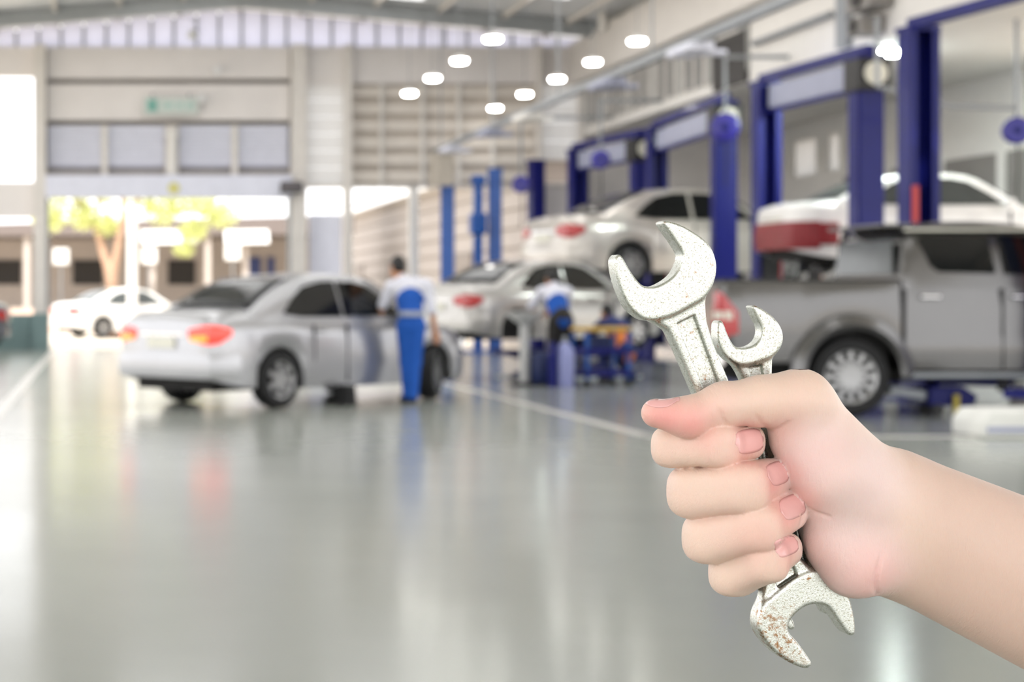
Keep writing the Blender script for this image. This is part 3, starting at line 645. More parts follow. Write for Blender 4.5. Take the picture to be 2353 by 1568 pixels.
# ------------------------------------------------------------------ two post lifts
def lift(label, p1, p2, h, w=0.32, cover=True, beam=True, carriage=1.3, disc_near=True, m=None, group='blue two post car lifts', red=True):
    m = m or BLUE
    p1, p2 = Vector((p1[0], p1[1], 0)), Vector((p2[0], p2[1], 0)); L = (p2 - p1).length; ang = math.atan2(p2.y - p1.y, p2.x - p1.x)
    root = empty('car_lift', p1, ang, label, 'car lift', group)
    for x, s in ((0, 1), (L, -1)):
        mb = MB().box(x - s * 0.10 - 0.02, x - s * 0.10 + 0.02, -w / 2, w / 2, 0, h)
        for q in (-1, 1):
            a, b = sorted((x - s * 0.10, x + s * 0.16)); mb.box(a, b, q * w / 2 - 0.02, q * w / 2 + 0.02, 0, h)
            mb.box(*sorted((x + s * 0.14, x + s * 0.16)), *sorted((q * w / 2, q * (w / 2 - 0.07))), 0, h)
        mb.build('post', m, root)
        MB().box(x - 0.26, x + 0.26, -w * 0.85, w * 0.85, 0, 0.03).build('base_plate', m, root)
        MB().box(x - 0.15, x + 0.17, -w / 2 - 0.03, w / 2 + 0.03, h, h + 0.06).build('post_cap', m, root, bevel=0.01)
        if carriage:
            MB().box(*sorted((x - s * 0.06, x + s * 0.20)), -w / 2 + 0.03, w / 2 - 0.03, carriage - 0.15, carriage + 0.55).build('carriage', BLUE2 if m is BLUE2 else TRIM, root)
            for q in (-1, 1):
                ar = MB().bar((x + s * 0.2, q * 0.06, carriage - 0.1), (x + s * 0.75, q * 0.72, carriage - 0.1), 0.11, 0.1).build('swing_arm', m, root)
                MB().cyl((x + s * 0.75, q * 0.72, carriage - 0.08), (x + s * 0.75, q * 0.72, carriage + 0.02), 0.06).build('arm_pad', BLACK, ar)
        if red: MB().box(*sorted((x + s * 0.16, x + s * 0.19)), -w / 2 + 0.0, -w / 2 + 0.07, 0.8, 2.5).build('safety_strip', RED, root)
    if beam: MB().box(-0.1, L + 0.1, -0.07, 0.07, h + 0.05, h + 0.17).build('overhead_beam', m, root)
    if cover:
        MB().box(0.3, L - 0.2, -0.05, 0.05, h - 0.36, h - 0.02).build('cover_panel', GREYB, root, bevel=0.01)
        MB().box(-0.1, L + 0.1, -0.04, 0.04, h - 0.42, h - 0.37).build('lower_bar', m, root)
        x = 0.0 if disc_near else L
        mo = MB().box(x - 0.22, x + 0.22, -0.22, 0.22, h - 0.44, h - 0.02).build('motor_box', TRIM, root, bevel=0.02)
        e = -1 if disc_near else 1
        MB().cyl((x + e * 0.22, 0, h - 0.22), (x + e * 0.245, 0, h - 0.22), 0.155, 24).build('round_badge', PLATE, mo)
    return root
lift('nearest and tallest blue lift around the silver pickup', (9.5, 20.3), (9.86, 16.85), 4.3, 0.33, carriage=0.35, cover=False)
lift('blue lift carrying the white car with red bumper', (10.1, 23.0), (9.9, 26.0), 4.36, 0.32, carriage=1.45)
lift('blue lift carrying the raised champagne sedan', (9.82, 27.5), (10.15, 31.9), 4.24, 0.31, carriage=1.45)
lift('fourth blue lift, half hidden past the raised champagne sedan', (10.2, 33.0), (9.85, 36.2), 4.2, 0.28, carriage=0.5)
lift('slim dark blue lift facing across before the bright corner panes', (9.24, 37.2), (10.3, 37.5), 4.05, 0.24, carriage=0, cover=False, beam=False, red=False)
lift('farthest bright blue lift, wide pair next to the louvred wall', (8.36, 37.0), (7.37, 37.3), 3.85, 0.17, cover=False, beam=False, carriage=0, m=BLUE2, red=False)
fp = empty('jack_column', W(1098, 610, 36.8) * 1.0, 0, 'slim bright blue column between the two farthest lift posts', 'jack')
fp.location.z = 0
MB().box(-0.09, 0.09, -0.09, 0.09, 0, 3.7).build('column', BLUE2, fp); MB().box(-0.17, 0.17, -0.17, 0.17, 2.5, 2.95).build('slide', BLUE2, fp, bevel=0.05); MB().box(-0.14, 0.14, -0.14, 0.14, 3.55, 3.75).build('head', BLUE2, fp, bevel=0.03); MB().box(-0.3, 0.3, -0.3, 0.3, 0, 0.04).build('base', BLUE2, fp)

# ------------------------------------------------------------------ floor equipment
fb = empty('foam_ramp', (8.45, 15.35, 0), 0, 'white foam ramp block on the floor at the right edge', 'ramp')
MB().prism([(-0.85, -0.35, 0), (0.85, -0.35, 0), (0.85, -0.35, 0.24), (-0.78, -0.35, 0.24), (-0.85, -0.35, 0.14)], (0, 0.6, 0)).build('block', mat('foam_white', (226, 226, 220), 0.6), fb, bevel=0.03)
MB().box(-0.83, 0.83, -0.36, -0.35, 0.05, 0.1).build('edge_strip', GREYB, fb)
jk = empty('floor_jack', (8.7, 17.9, 0), 0, 'blue floor jack with yellow handle end under the pickup', 'jack')
MB().prism([(-0.25, -0.12, 0.1), (0.2, -0.12, 0.1), (0.25, -0.12, 0.2), (0.1, -0.12, 0.3), (-0.25, -0.12, 0.3)], (0, 0.24, 0)).build('frame', BLUE, jk, bevel=0.02)
for x in (-0.18, 0.18):
    for q in (-0.13, 0.13): MB().cyl((x, q - 0.02, 0.06), (x, q + 0.02, 0.06), 0.06).build('caster', TRIM, jk)
MB().cyl((0, -0.16, 0.02), (0, -0.16, 0.22), 0.03).build('release_knob', mat('yellow_plastic', (206, 186, 80), 0.5), jk)
MB().bar((-0.25, 0, 0.2), (-0.62, 0, 0.26), 0.12, 0.1).build('handle_socket', STEEL, jk, bevel=0.01)
for i, (x, y) in enumerate(((9.35, 17.75), (9.85, 17.7))):
    st = empty('support_stand', (x, y, 0), 0, ('grey support stand under the pickup sill, nearer the blue jack', 'grey support stand under the pickup sill, farther right')[i], 'jack stand', 'support stands under the pickup')
    MB().box(-0.16, 0.16, -0.14, 0.14, 0, 0.05).build('foot', STEEL, st); MB().lathe([(0, 0.05), (0.13, 0.05), (0.06, 0.25), (0.06, 0.34), (0, 0.34)], (0, 0, 0), (0, 0, 1)).build('body', GREYP, st, smooth=True)
od = empty('oil_drain_stand', (5.72, 23.6, 0), 0, 'grey pole oil drain stand beside the low raised silver car', 'oil drain')
MB().cyl((0, 0, 0.05), (0, 0, 0.85), 0.065).build('column', mat('pale_grey_paint', (190, 190, 188), 0.4), od, smooth=True); MB().lathe([(0, 0.82), (0.06, 0.82), (0.26, 0.97), (0.27, 1.0), (0.24, 1.0), (0, 0.86)], (0, 0, 0), (0, 0, 1)).build('funnel', mat('pale_grey_paint', (190, 190, 188)), od, smooth=True)
MB().lathe([(0, 0.04), (0.15, 0.04), (0.17, 0.08), (0.17, 0.4), (0.1, 0.46), (0, 0.46)], (0.24, 0.0, 0), (0, 0, 1)).build('tank', mat('navy_paint', (24, 38, 84), 0.4), od, smooth=True); MB().box(-0.2, 0.42, -0.2, 0.18, 0.0, 0.04).build('base', TRIM, od)
gs = empty('gas_cylinder', (6.16, 23.2, 0), 0, 'lavender and blue upright cylinder beside the oil drain stand', 'cylinder')
MB().lathe([(0, 0), (0.115, 0), (0.12, 0.03), (0.12, 0.48), (0.08, 0.56), (0.04, 0.6), (0, 0.6)], (0, 0, 0), (0, 0, 1)).build('tank', mat('lavender_paint', (150, 156, 206), 0.35), gs, smooth=True); MB().cyl((0, 0, 0.6), (0, 0, 0.68), 0.03).build('valve', STEEL, gs); MB().box(-0.2, -0.13, -0.1, 0.1, 0, 0.6).build('trolley_back', BLUE, gs)
tt = empty('tool_trolley', (6.72, 23.5, 0), R(12), 'blue wheeled tool trolley with yellow tray beside the crouching mechanic', 'tool trolley')
for x in (-0.3, 0.3):
    for q in (-0.2, 0.2):
        MB().box(x - 0.02, x + 0.02, q - 0.02, q + 0.02, 0.1, 0.78).build('leg', BLUE2, tt); MB().cyl((x, q - 0.015, 0.05), (x, q + 0.015, 0.05), 0.05).build('caster', TRIM, tt)
for zz in (0.14, 0.44): MB().box(-0.33, 0.33, -0.23, 0.23, zz, zz + 0.08).build('shelf', BLUE, tt, bevel=0.01)
MB().box(-0.33, 0.33, -0.23, 0.23, 0.74, 0.80).build('top_tray', mat('yellow_tray', (196, 160, 72), 0.5), tt, bevel=0.01)
MB().box(-0.2, 0.1, -0.12, 0.1, 0.52, 0.68).build('drawer_box', mat('navy_paint', (24, 38, 84)), tt, bevel=0.01)
lp = empty('scissor_lift', (6.9, 25.8, 0), R(30), 'low scissor lift frame under the pale silver small sedan', 'car lift')
for q in (-0.45, 0.45):
    MB().box(-0.9, 0.9, q - 0.2, q + 0.2, 0.34, 0.42).build('platform', BLUE, lp); MB().bar((-0.7, q - 0.05, 0.05), (0.7, q - 0.05, 0.35), 0.06, 0.06).build('scissor_arm', BLUE, lp); MB().bar((0.7, q + 0.05, 0.05), (-0.7, q + 0.05, 0.35), 0.06, 0.06).build('scissor_arm', BLUE, lp); MB().box(-0.9, 0.9, q - 0.15, q + 0.15, 0, 0.04).build('base_frame', DKSTEEL, lp)

# ------------------------------------------------------------------ outside
tr = empty('tree', (0.32, 51.0, -0.02), 0, 'slender tree with pale green leaves seen through the roller door', 'tree')
BARK = mat('bark', (186, 152, 128), 0.9, var=0.15, scale=8, bump=0.4)
f = Field(np.arange(-2.6, 3.0, 0.05), np.arange(-1.5, 1.5, 0.05), np.arange(-0.1, 6.2, 0.06))
for a, b, r1, r2 in (((0, 0, -0.05), (0.0, 0, 0.6), 0.26, 0.17), ((0, 0, 0.6), (-0.05, 0, 1.6), 0.17, 0.15), ((-0.05, 0, 1.6), (-0.5, 0.2, 3.2), 0.15, 0.1), ((-0.05, 0, 1.6), (0.25, -0.2, 3.4), 0.14, 0.1), ((0.25, -0.2, 3.4), (1.3, -0.4, 4.8), 0.09, 0.05), ((0.25, -0.2, 3.4), (0.3, 0.3, 5.4), 0.09, 0.05), ((-0.5, 0.2, 3.2), (-1.5, 0.1, 4.6), 0.09, 0.05), ((-0.5, 0.2, 3.2), (-0.4, 0.6, 5.2), 0.08, 0.05), ((1.0, -0.3, 4.3), (2.4, -0.3, 4.2), 0.06, 0.04), ((-1.0, 0.2, 4.0), (-2.0, 0.2, 3.9), 0.05, 0.03)):
    f.cap(a, b, r1, r2, 0.08)
V, Q = f.nets(1); me = mesh_fast('trunk', V, Q); me.materials.append(BARK); o = bpy.data.objects.new('trunk', me); COL.objects.link(o); o.parent = tr
rng = np.random.default_rng(3); vs = []; fs = []
cl = [(-1.5, 0, 4.3, 0.9), (-0.4, 0.2, 4.6, 0.9), (0.8, -0.2, 4.5, 0.9), (2.2, -0.2, 4.1, 0.8), (3.1, -0.2, 3.6, 0.6), (-1.9, 0.1, 3.5, 0.6), (-0.9, 0, 3.5, 0.5), (1.4, -0.3, 3.7, 0.6), (2.3, -0.2, 3.1, 0.45), (0.4, 0, 5.3, 1.0), (-0.2, 0, 3.3, 0.45), (2.05, -0.2, 2.55, 0.3), (-4.0, 0.5, 3.4, 0.9)]
for cx, cy, cz, r in cl[:-1]:
    for _ in range(int(420 * r)):
        d = rng.normal(size=3); d /= np.linalg.norm(d); p = np.array((cx, cy, cz)) + d * r * (rng.random() ** 0.4) * (1, 0.9, 0.8)
        u = rng.normal(size=3); u /= np.linalg.norm(u); v = np.cross(u, rng.normal(size=3)); v /= np.linalg.norm(v); s = 0.09 + 0.05 * rng.random(); i0 = len(vs)
        vs += [tuple(p - u * s), tuple(p + v * s * 0.45), tuple(p + u * s), tuple(p - v * s * 0.45)]; fs.append((i0, i0 + 1, i0 + 2, i0 + 3))
me = bpy.data.meshes.new('foliage'); me.from_pydata(vs, [], fs); me.materials.append(translucent_mat('leaf', (226, 230, 168), 0.45)); o = bpy.data.objects.new('foliage', me); COL.objects.link(o); o.parent = tr; o['kind'] = 'stuff'
wp = empty('white_post', (W(304, 700, 48.0).x, 48.0, -0.02), 0, 'tall white post standing outside the roller door beside the tree', 'post')
MB().cyl((0, 0, 0), (0, 0, 3.75), 0.14, 20).build('shaft', PWHITE, wp, smooth=True); MB().lathe([(0, 0), (0.3, 0), (0.3, 0.12), (0.16, 0.2), (0, 0.2)], (0, 0, 0), (0, 0, 1)).build('footing', LINE, wp)
# carport block
cp = empty('carport_building', (0, 60, -0.02), 0, 'low open carport building with dark roof beyond the roller door', 'building')
TAN = mat('tan_wall', (200, 190, 182), 0.8, var=0.06)
MB().box(-14, 8.2, 4.0, 4.3, 0, 3.75).build('rear_wall', TAN, cp)
MB().prism([(-14, -0.6, 3.2), (8.6, -0.6, 3.3), (8.6, -0.6, 3.95), (-14, -0.6, 3.4)], (0, 5.2, 0)).build('roof', mat('carport_roof', (120, 110, 106), 0.8), cp)
for x in (-6.2, -2.6, 1.7, 3.6, 4.9, 6.6): MB().box(x - 0.1, x + 0.1, -0.4, -0.2, 0, 3.5).build('column', TAN, cp)
for a, b in ((1.3, 3.25), (4.15, 5.65)): MB().prism([(a, -1.0, 2.95), (b, -1.0, 2.97), (b, -0.6, 3.42), (a, -0.6, 3.40)], (0, 0.0, 0.03)).build('awning', PWHITE, cp)
for a, b in ((5.3, 5.8), (6.05, 6.3)): MB().box(a, b, 3.9, 4.0, 1.3, 2.6).build('blue_door', mat('door_blue', (70, 84, 140), 0.5), cp)
for a, b in ((-1.1, 0.0), (2.4, 3.4), (-4, -3)): MB().box(a, b, 3.92, 4.0, 1.6, 2.5).build('window', DARK, cp)
for i, px in enumerate((140, 343, 535)):
    p = W(px, (590, 588, 580)[i], 58.8); s_ = empty('white_sign', (p.x, 58.8, p.z), 0, ('white square sign left of the tree trunk', 'white square sign right of the white post', 'white square sign above the boot of the silver sedan')[i], 'sign', 'white square signs on the carport')
    MB().box(-0.27, 0.27, 0, 0.06, -0.27, 0.27).build('board', PWHITE, s_, bevel=0.03); MB().cyl((0, 0.05, -p.z - 0.02), (0, 0.05, -0.2), 0.03).build('pole', STEEL, s_)
fc = empty('fence', (-6, 57, -0.02), 0, 'low pinkish boundary wall behind the white parked car', 'wall')
MB().box(-6, 7.5, 0, 0.2, 0, 0.75).build('wall_body', mat('pink_render', (236, 206, 190), 0.8), fc); MB().box(-6, 7.5, -0.03, 0.23, 0.75, 0.8).build('coping', TAN, fc)
ng = empty('neighbour_building', (10.2, 41.0, -0.02), 0, 'long beige sided building outside past the louvred wall', 'building')
NGW = mat('neighbour_wall', (166, 158, 152), 0.8, var=0.05)
MB().box(0.05, 9, 0, 34, 0, 4.4).build('core', NGW, ng); MB().box(-0.5, 9.3, -0.3, 34.3, 4.4, 4.75).build('roof', PWHITE, ng)
for k in range(9): MB().prism([(0.05, 0, k * 0.48 + 0.02), (-0.03, 0, k * 0.48 + 0.02), (0.02, 0, k * 0.48 + 0.46), (0.05, 0, k * 0.48 + 0.46)], (0, 34, 0)).build('siding_board', NGW, ng)
for y in (7, 17, 27): MB().box(-0.06, 0.0, y, y + 4, 0, 2.4).build('shutter', mat('siding_shutter', (134, 126, 120), 0.7), ng)
# ------------------------------------------------------------------ people
SKIN2 = mat('skin_arm', (206, 150, 116), 0.5, var=0.05); HAIR = mat('black_hair', (28, 26, 26), 0.6, var=0.2)
OV_BLUE = mat('overall_blue', (18, 84, 176), 0.8, var=0.08, scale=12); OV_NAVY = mat('navy_cloth', (28, 40, 92), 0.8, var=0.08); SH_WHITE = mat('shirt_white', (222, 222, 232), 0.8, var=0.04)
TR_BLACK = mat('black_cloth', (44, 42, 40), 0.85, var=0.1); BELT = mat('grey_belt', (158, 164, 176), 0.6); ORANGE = mat('orange_cloth', (206, 116, 50), 0.7)
def person(label, loc, rz, J, shirt, trousers, yoke=None, belt=True, sleeve=None, hair=True):
    J = {k: np.array(v, float) for k, v in J.items()}
    root = empty('person', loc, rz, label, 'person')
    allp = np.array(list(J.values())); lo = allp.min(0) - 0.2; hi = allp.max(0) + 0.2; lo[2] = -0.03
    def field(res): return Field(*[np.arange(lo[i], hi[i], res) for i in range(3)])
    def torso(f, e, k=0.06):
        f.cap(J['chest'], J['pelvis'], 0.135 + e, 0.13 + e, k, 0.8); f.cap(J['sh_l'] * 0.85 + J['sh_r'] * 0.15, J['sh_r'] * 0.85 + J['sh_l'] * 0.15, 0.075 + e, 0.075 + e, k)
        f.cap(J['chest'], (J['sh_l'] + J['sh_r']) / 2, 0.12 + e, 0.09 + e, k, 0.8)
    def arm(f, s, e, upper_only=False, k=0.03):
        f.cap(J['sh_' + s], J['el_' + s], 0.056 + e, 0.044 + e, k)
        if not upper_only: f.cap(J['el_' + s], J['wr_' + s], 0.042 + e, 0.028 + e, k)
    def leg(f, s, e, k=0.03):
        f.cap(J['hip_' + s], J['kn_' + s], 0.088 + e, 0.06 + e, k); f.cap(J['kn_' + s], J['an_' + s], 0.06 + e, 0.042 + e, k)
    def add(name, f, m, sm=1, mats=None, rule=None):
        V, Q = f.nets(sm); me = mesh_fast(name, V, Q); o = bpy.data.objects.new(name, me); COL.objects.link(o); o.parent = root
        for q in (mats or [m]): me.materials.append(q)
        if rule is not None:
            c = V[Q].mean(1); me.polygons.foreach_set('material_index', rule(c).astype(np.int32)); me.update()
        return o
    f = field(0.0085); torso(f, -0.012)
    hd = J['head']; f.cap(J['neck'], hd - (0, 0, 0.05), 0.056, 0.05, 0.03); f.ell(hd, (0.074, 0.092, 0.112), 0.02)
    fd = J.get('face', np.array((0, 1.0, -0.1))); fd = fd / np.linalg.norm(fd); sd = np.cross(fd, (0, 0, 1)); sd /= np.linalg.norm(sd)
    f.cap(hd + fd * 0.085 + (0, 0, 0.01), hd + fd * 0.105 - (0, 0, 0.022), 0.01, 0.014, 0.015); f.ell(hd + fd * 0.05 - (0, 0, 0.07), (0.05, 0.05, 0.045), 0.03)
    for s in (-1, 1): f.ell(hd + sd * s * 0.076 - (0, 0, 0.01), (0.012, 0.02, 0.03), 0.008); f.ell(hd + fd * 0.086 + sd * s * 0.03 + (0, 0, 0.02), (0.014, 0.01, 0.009), 0.004)
    for s in ('l', 'r'):
        arm(f, s, 0); leg(f, s, -0.012); f.cap(J['an_' + s], J['toe_' + s], 0.04, 0.032, 0.03)
        d = J['wr_' + s] - J['el_' + s]; d /= np.linalg.norm(d); a = np.cross(d, (0.2, 1, 0.1)); a /= np.linalg.norm(a); w = J['wr_' + s]
        f.cap(w + d * 0.02 - a * 0.012, w + d * 0.085 - a * 0.02, 0.022, 0.02, 0.02); f.cap(w + d * 0.02 + a * 0.012, w + d * 0.085 + a * 0.02, 0.022, 0.02, 0.02); b = np.cross(d, a)
        for q, Lf in zip((-1.5, -0.5, 0.5, 1.5), (0.06, 0.075, 0.07, 0.055)):
            p = w + d * 0.095 + a * q * 0.021; m1 = p + d * Lf * 0.5 + b * 0.006; f.cap(p - d * 0.02, m1, 0.0105, 0.0095, 0.003); f.cap(m1, m1 + d * Lf * 0.5 + b * 0.02, 0.0095, 0.0085, 0.003)
        f.cap(w + d * 0.03 - a * 0.03, w + d * 0.085 - a * 0.055, 0.012, 0.01, 0.006)
    add('body', f, SKIN2)
    f = field(0.011); torso(f, 0.012); arm(f, 'l', 0.016, True); arm(f, 'r', 0.016, True)
    if sleeve:
        for s in ('l', 'r'): arm(f, s, 0.016)
    f.cap(J['neck'] - (0, 0, 0.03), J['neck'], 0.07, 0.062, 0.03)
    cx = J['chest'][0]
    if yoke:
        zt = J['sh_l'][2] * 0.5 + J['sh_r'][2] * 0.5
        def rule(c):
            t = np.clip((c[:, 2] - J['pelvis'][2]) / (zt - J['pelvis'][2]), 0, 1.2); mid = J['pelvis'][0] + (J['chest'][0] - J['pelvis'][0]) * np.clip(t * 1.2, 0, 1)
            r = ((c[:, 0] - mid) / 0.165) ** 2 + np.maximum((c[:, 2] - (zt - 0.18)) / 0.16, 0) ** 2
            return r < 1
        add('shirt', f, None, 2, [yoke, shirt], rule)
    else: add('shirt', f, shirt, 2)
    f = field(0.011); f.cap(J['pelvis'] + (0, 0, 0.04), (J['hip_l'] + J['hip_r']) / 2, 0.14, 0.13, 0.04, 0.85); leg(f, 'l', 0.016, 0.03); leg(f, 'r', 0.016, 0.03)
    add('trousers', f, trousers, 2)
    f = field(0.0085)
    for s in ('l', 'r'): f.cap(J['an_' + s] - (0, 0, 0.03), J['toe_' + s], 0.05, 0.042, 0.02)
    add('shoes', f, BLACK)
    if hair:
        f = field(0.0085); f.ell(hd - fd * 0.018 + (0, 0, 0.022), (0.083, 0.094, 0.108), 0); f.ell(hd - fd * 0.04 - (0, 0, 0.03), (0.074, 0.06, 0.07), 0.02); add('hair', f, HAIR)
    if belt:
        f = field(0.011); p = J['pelvis'] + (0, 0, 0.10); f.cap(p, p + (J['chest'] - J['pelvis']) * 0.12, 0.158, 0.158, 0, 0.82)
        sl = f.zs; F = f.F; np.maximum(F, np.abs(sl[None, None, :] - p[2] - 0.02) - 0.03, out=F); add('belt', f, BELT, 0)
    return root
# 196 px per metre at this distance; local x to the right, y away from the camera
person('mechanic in blue overalls with white shoulders standing with his back turned beside the silver sedan', (3.5, 19.85, 0), 0, dict(
    head=(-0.125, 0.10, 1.56), neck=(-0.08, 0.05, 1.42), chest=(0.0, 0.03, 1.22), pelvis=(0.02, -0.02, 0.90), sh_l=(-0.20, 0.08, 1.33), sh_r=(0.20, 0.0, 1.35),
    el_l=(-0.28, 0.16, 1.12), wr_l=(-0.30, 0.24, 0.98), el_r=(0.25, 0.0, 1.06), wr_r=(0.30, 0.06, 0.84), hip_l=(-0.055, 0.0, 0.88), hip_r=(0.08, -0.02, 0.88),
    kn_l=(-0.03, 0.06, 0.48), kn_r=(0.06, 0.0, 0.48), an_l=(-0.02, 0.02, 0.08), an_r=(0.03, -0.06, 0.08), toe_l=(-0.05, 0.16, 0.042), toe_r=(0.06, 0.10, 0.042), face=(-0.5, 1, -0.35)), OV_BLUE, OV_BLUE, SH_WHITE)
person('mechanic in white and blue shirt and black trousers leaning toward the low raised silver car', (6.3, 24.0, 0), R(10), dict(
    head=(0.0, 0.26, 1.46), neck=(0.0, 0.18, 1.36), chest=(-0.02, 0.08, 1.17), pelvis=(0.0, -0.06, 0.90), sh_l=(-0.19, 0.16, 1.28), sh_r=(0.19, 0.14, 1.28),
    el_l=(-0.26, 0.34, 1.08), wr_l=(-0.14, 0.50, 0.98), el_r=(0.26, 0.32, 1.08), wr_r=(0.12, 0.5, 1.0), hip_l=(-0.08, -0.04, 0.88), hip_r=(0.08, -0.04, 0.88),
    kn_l=(-0.09, 0.02, 0.48), kn_r=(0.10, 0.02, 0.48), an_l=(-0.1, -0.08, 0.08), an_r=(0.12, -0.08, 0.08), toe_l=(-0.11, 0.10, 0.042), toe_r=(0.14, 0.10, 0.042), face=(0, 1, -0.6)), OV_BLUE, TR_BLACK, SH_WHITE, belt=False)
person('crouching mechanic in navy overalls with orange sleeves beside the blue tool trolley', (7.22, 24.3, 0), R(20), dict(
    head=(0.0, 0.30, 0.98), neck=(0.0, 0.20, 0.90), chest=(0.0, 0.08, 0.74), pelvis=(0.0, -0.14, 0.42), sh_l=(-0.18, 0.16, 0.82), sh_r=(0.18, 0.14, 0.82),
    el_l=(-0.26, 0.34, 0.66), wr_l=(-0.14, 0.50, 0.62), el_r=(0.30, 0.22, 0.60), wr_r=(0.26, 0.44, 0.50), hip_l=(-0.09, -0.12, 0.40), hip_r=(0.09, -0.12, 0.40),
    kn_l=(-0.15, 0.26, 0.50), kn_r=(0.17, 0.28, 0.34), an_l=(-0.13, 0.06, 0.09), an_r=(0.16, -0.08, 0.09), toe_l=(-0.15, 0.24, 0.042), toe_r=(0.17, 0.10, 0.042), face=(-0.2, 1, -0.5)), ORANGE, OV_NAVY, OV_NAVY, belt=False, sleeve=True)
person('mechanic in white shirt seen past the bed of the silver pickup under the white car', (8.72, 21.6, 0), R(-30), dict(
    head=(0.10, 0.14, 1.47), neck=(0.06, 0.09, 1.36), chest=(0.0, 0.04, 1.17), pelvis=(0.0, -0.06, 0.88), sh_l=(-0.17, 0.10, 1.28), sh_r=(0.19, 0.06, 1.25),
    el_l=(-0.27, 0.26, 1.10), wr_l=(-0.15, 0.46, 1.16), el_r=(0.28, 0.22, 1.06), wr_r=(0.22, 0.44, 1.10), hip_l=(-0.08, -0.04, 0.86), hip_r=(0.08, -0.04, 0.86),
    kn_l=(-0.09, 0.02, 0.47), kn_r=(0.10, 0.02, 0.47), an_l=(-0.1, -0.06, 0.08), an_r=(0.12, -0.06, 0.08), toe_l=(-0.11, 0.12, 0.042), toe_r=(0.14, 0.12, 0.042), face=(0.4, 1, 0.1)), SH_WHITE, OV_NAVY, belt=False)
# ------------------------------------------------------------------ wrenches and the hand
MM = 0.001; PM = HAND_Y / F_PX          # metres per pixel at the hand
def HP(px, py, w=0.0):
    Y = HAND_Y - w * MM
    return np.array(((px - HX) * Y / F_PX, Y, CAMZ - (py - HY) * Y / F_PX))
def poly_sdf(P, X, Z):
    d = np.full(X.shape, 1e9); sg = np.ones(X.shape)
    n = len(P)
    for i in range(n):
        ax, az = P[i]; bx_, bz_ = P[i - 1]; ex, ez = bx_ - ax, bz_ - az; wx, wz = X - ax, Z - az
        t = np.clip((wx * ex + wz * ez) / (ex * ex + ez * ez), 0, 1); qx, qz = wx - ex * t, wz - ez * t
        d = np.minimum(d, qx * qx + qz * qz)
        c1 = Z >= az; c2 = Z < bz_; c3 = ex * wz > ez * wx
        flip = (c1 & c2 & c3) | (~c1 & ~c2 & ~c3); sg = np.where(flip, -sg, sg)
    return sg * np.sqrt(d)
def curve(P, n=3):
    """Catmull-Rom refinement of a closed outline"""
    P = np.array(P, float); o = []; N = len(P)
    for i in range(N):
        p0, p1, p2, p3 = P[i - 1], P[i], P[(i + 1) % N], P[(i + 2) % N]
        for k in range(n):
            t = k / n; o.append(0.5 * (2 * p1 + (p2 - p0) * t + (2 * p0 - 5 * p1 + 4 * p2 - p3) * t * t + (3 * p1 - p0 - 3 * p2 + p3) * t ** 3))
    return np.array(o)
def wrench(label, heads, shaft, recess, wc, hh, hs, m, res):
    def conv(P): 
        return [tuple(HP(px, py, wc)[[0, 2]]) for px, py in P]
    heads = [conv(curve(h)) for h in heads]; shaft = conv(shaft); recess = conv(recess)
    A = np.array(sum(heads, []) + shaft); lo = A.min(0) - 0.004; hi = A.max(0) + 0.004; yc = HAND_Y - wc * MM
    f = Field(np.arange(lo[0], hi[0], res), np.arange(yc - hh - 0.002, yc + hh + 0.002 + res, res), np.arange(lo[1], hi[1], res))
    X, Z = np.meshgrid(f.xs.astype(float), f.zs.astype(float), indexing='ij')
    dh = np.minimum.reduce([poly_sdf(h, X, Z) for h in heads]); ds = poly_sdf(shaft, X, Z); dr = poly_sdf(recess, X, Z)
    for j, y in enumerate(f.ys):
        w = abs(float(y) - yc)
        def ext(d2, h, rr):
            qx = d2 + rr; qw = w - h + rr
            return np.minimum(np.maximum(qx, qw), 0) + np.sqrt(np.maximum(qx, 0) ** 2 + max(qw, 0) ** 2) - rr
        H = ext(dh, hh, 0.0013); S_ = ext(ds, hs, 0.0022)
        rc = np.maximum(dr, (hs - 0.0026) - w); S_ = np.maximum(S_, -rc)
        k = 0.0012; q = np.maximum(k - np.abs(H - S_), 0) / k
        f.F[:, j, :] = np.minimum(H, S_) - q * q * k * 0.25
    V, Q = f.nets(1); org = V.mean(0)
    me = mesh_fast('wrench', V - org, Q); me.materials.append(m); o = bpy.data.objects.new('wrench', me); COL.objects.link(o); o.location = org
    return tag(o, label, 'wrench', 'wrenches held in the hand')
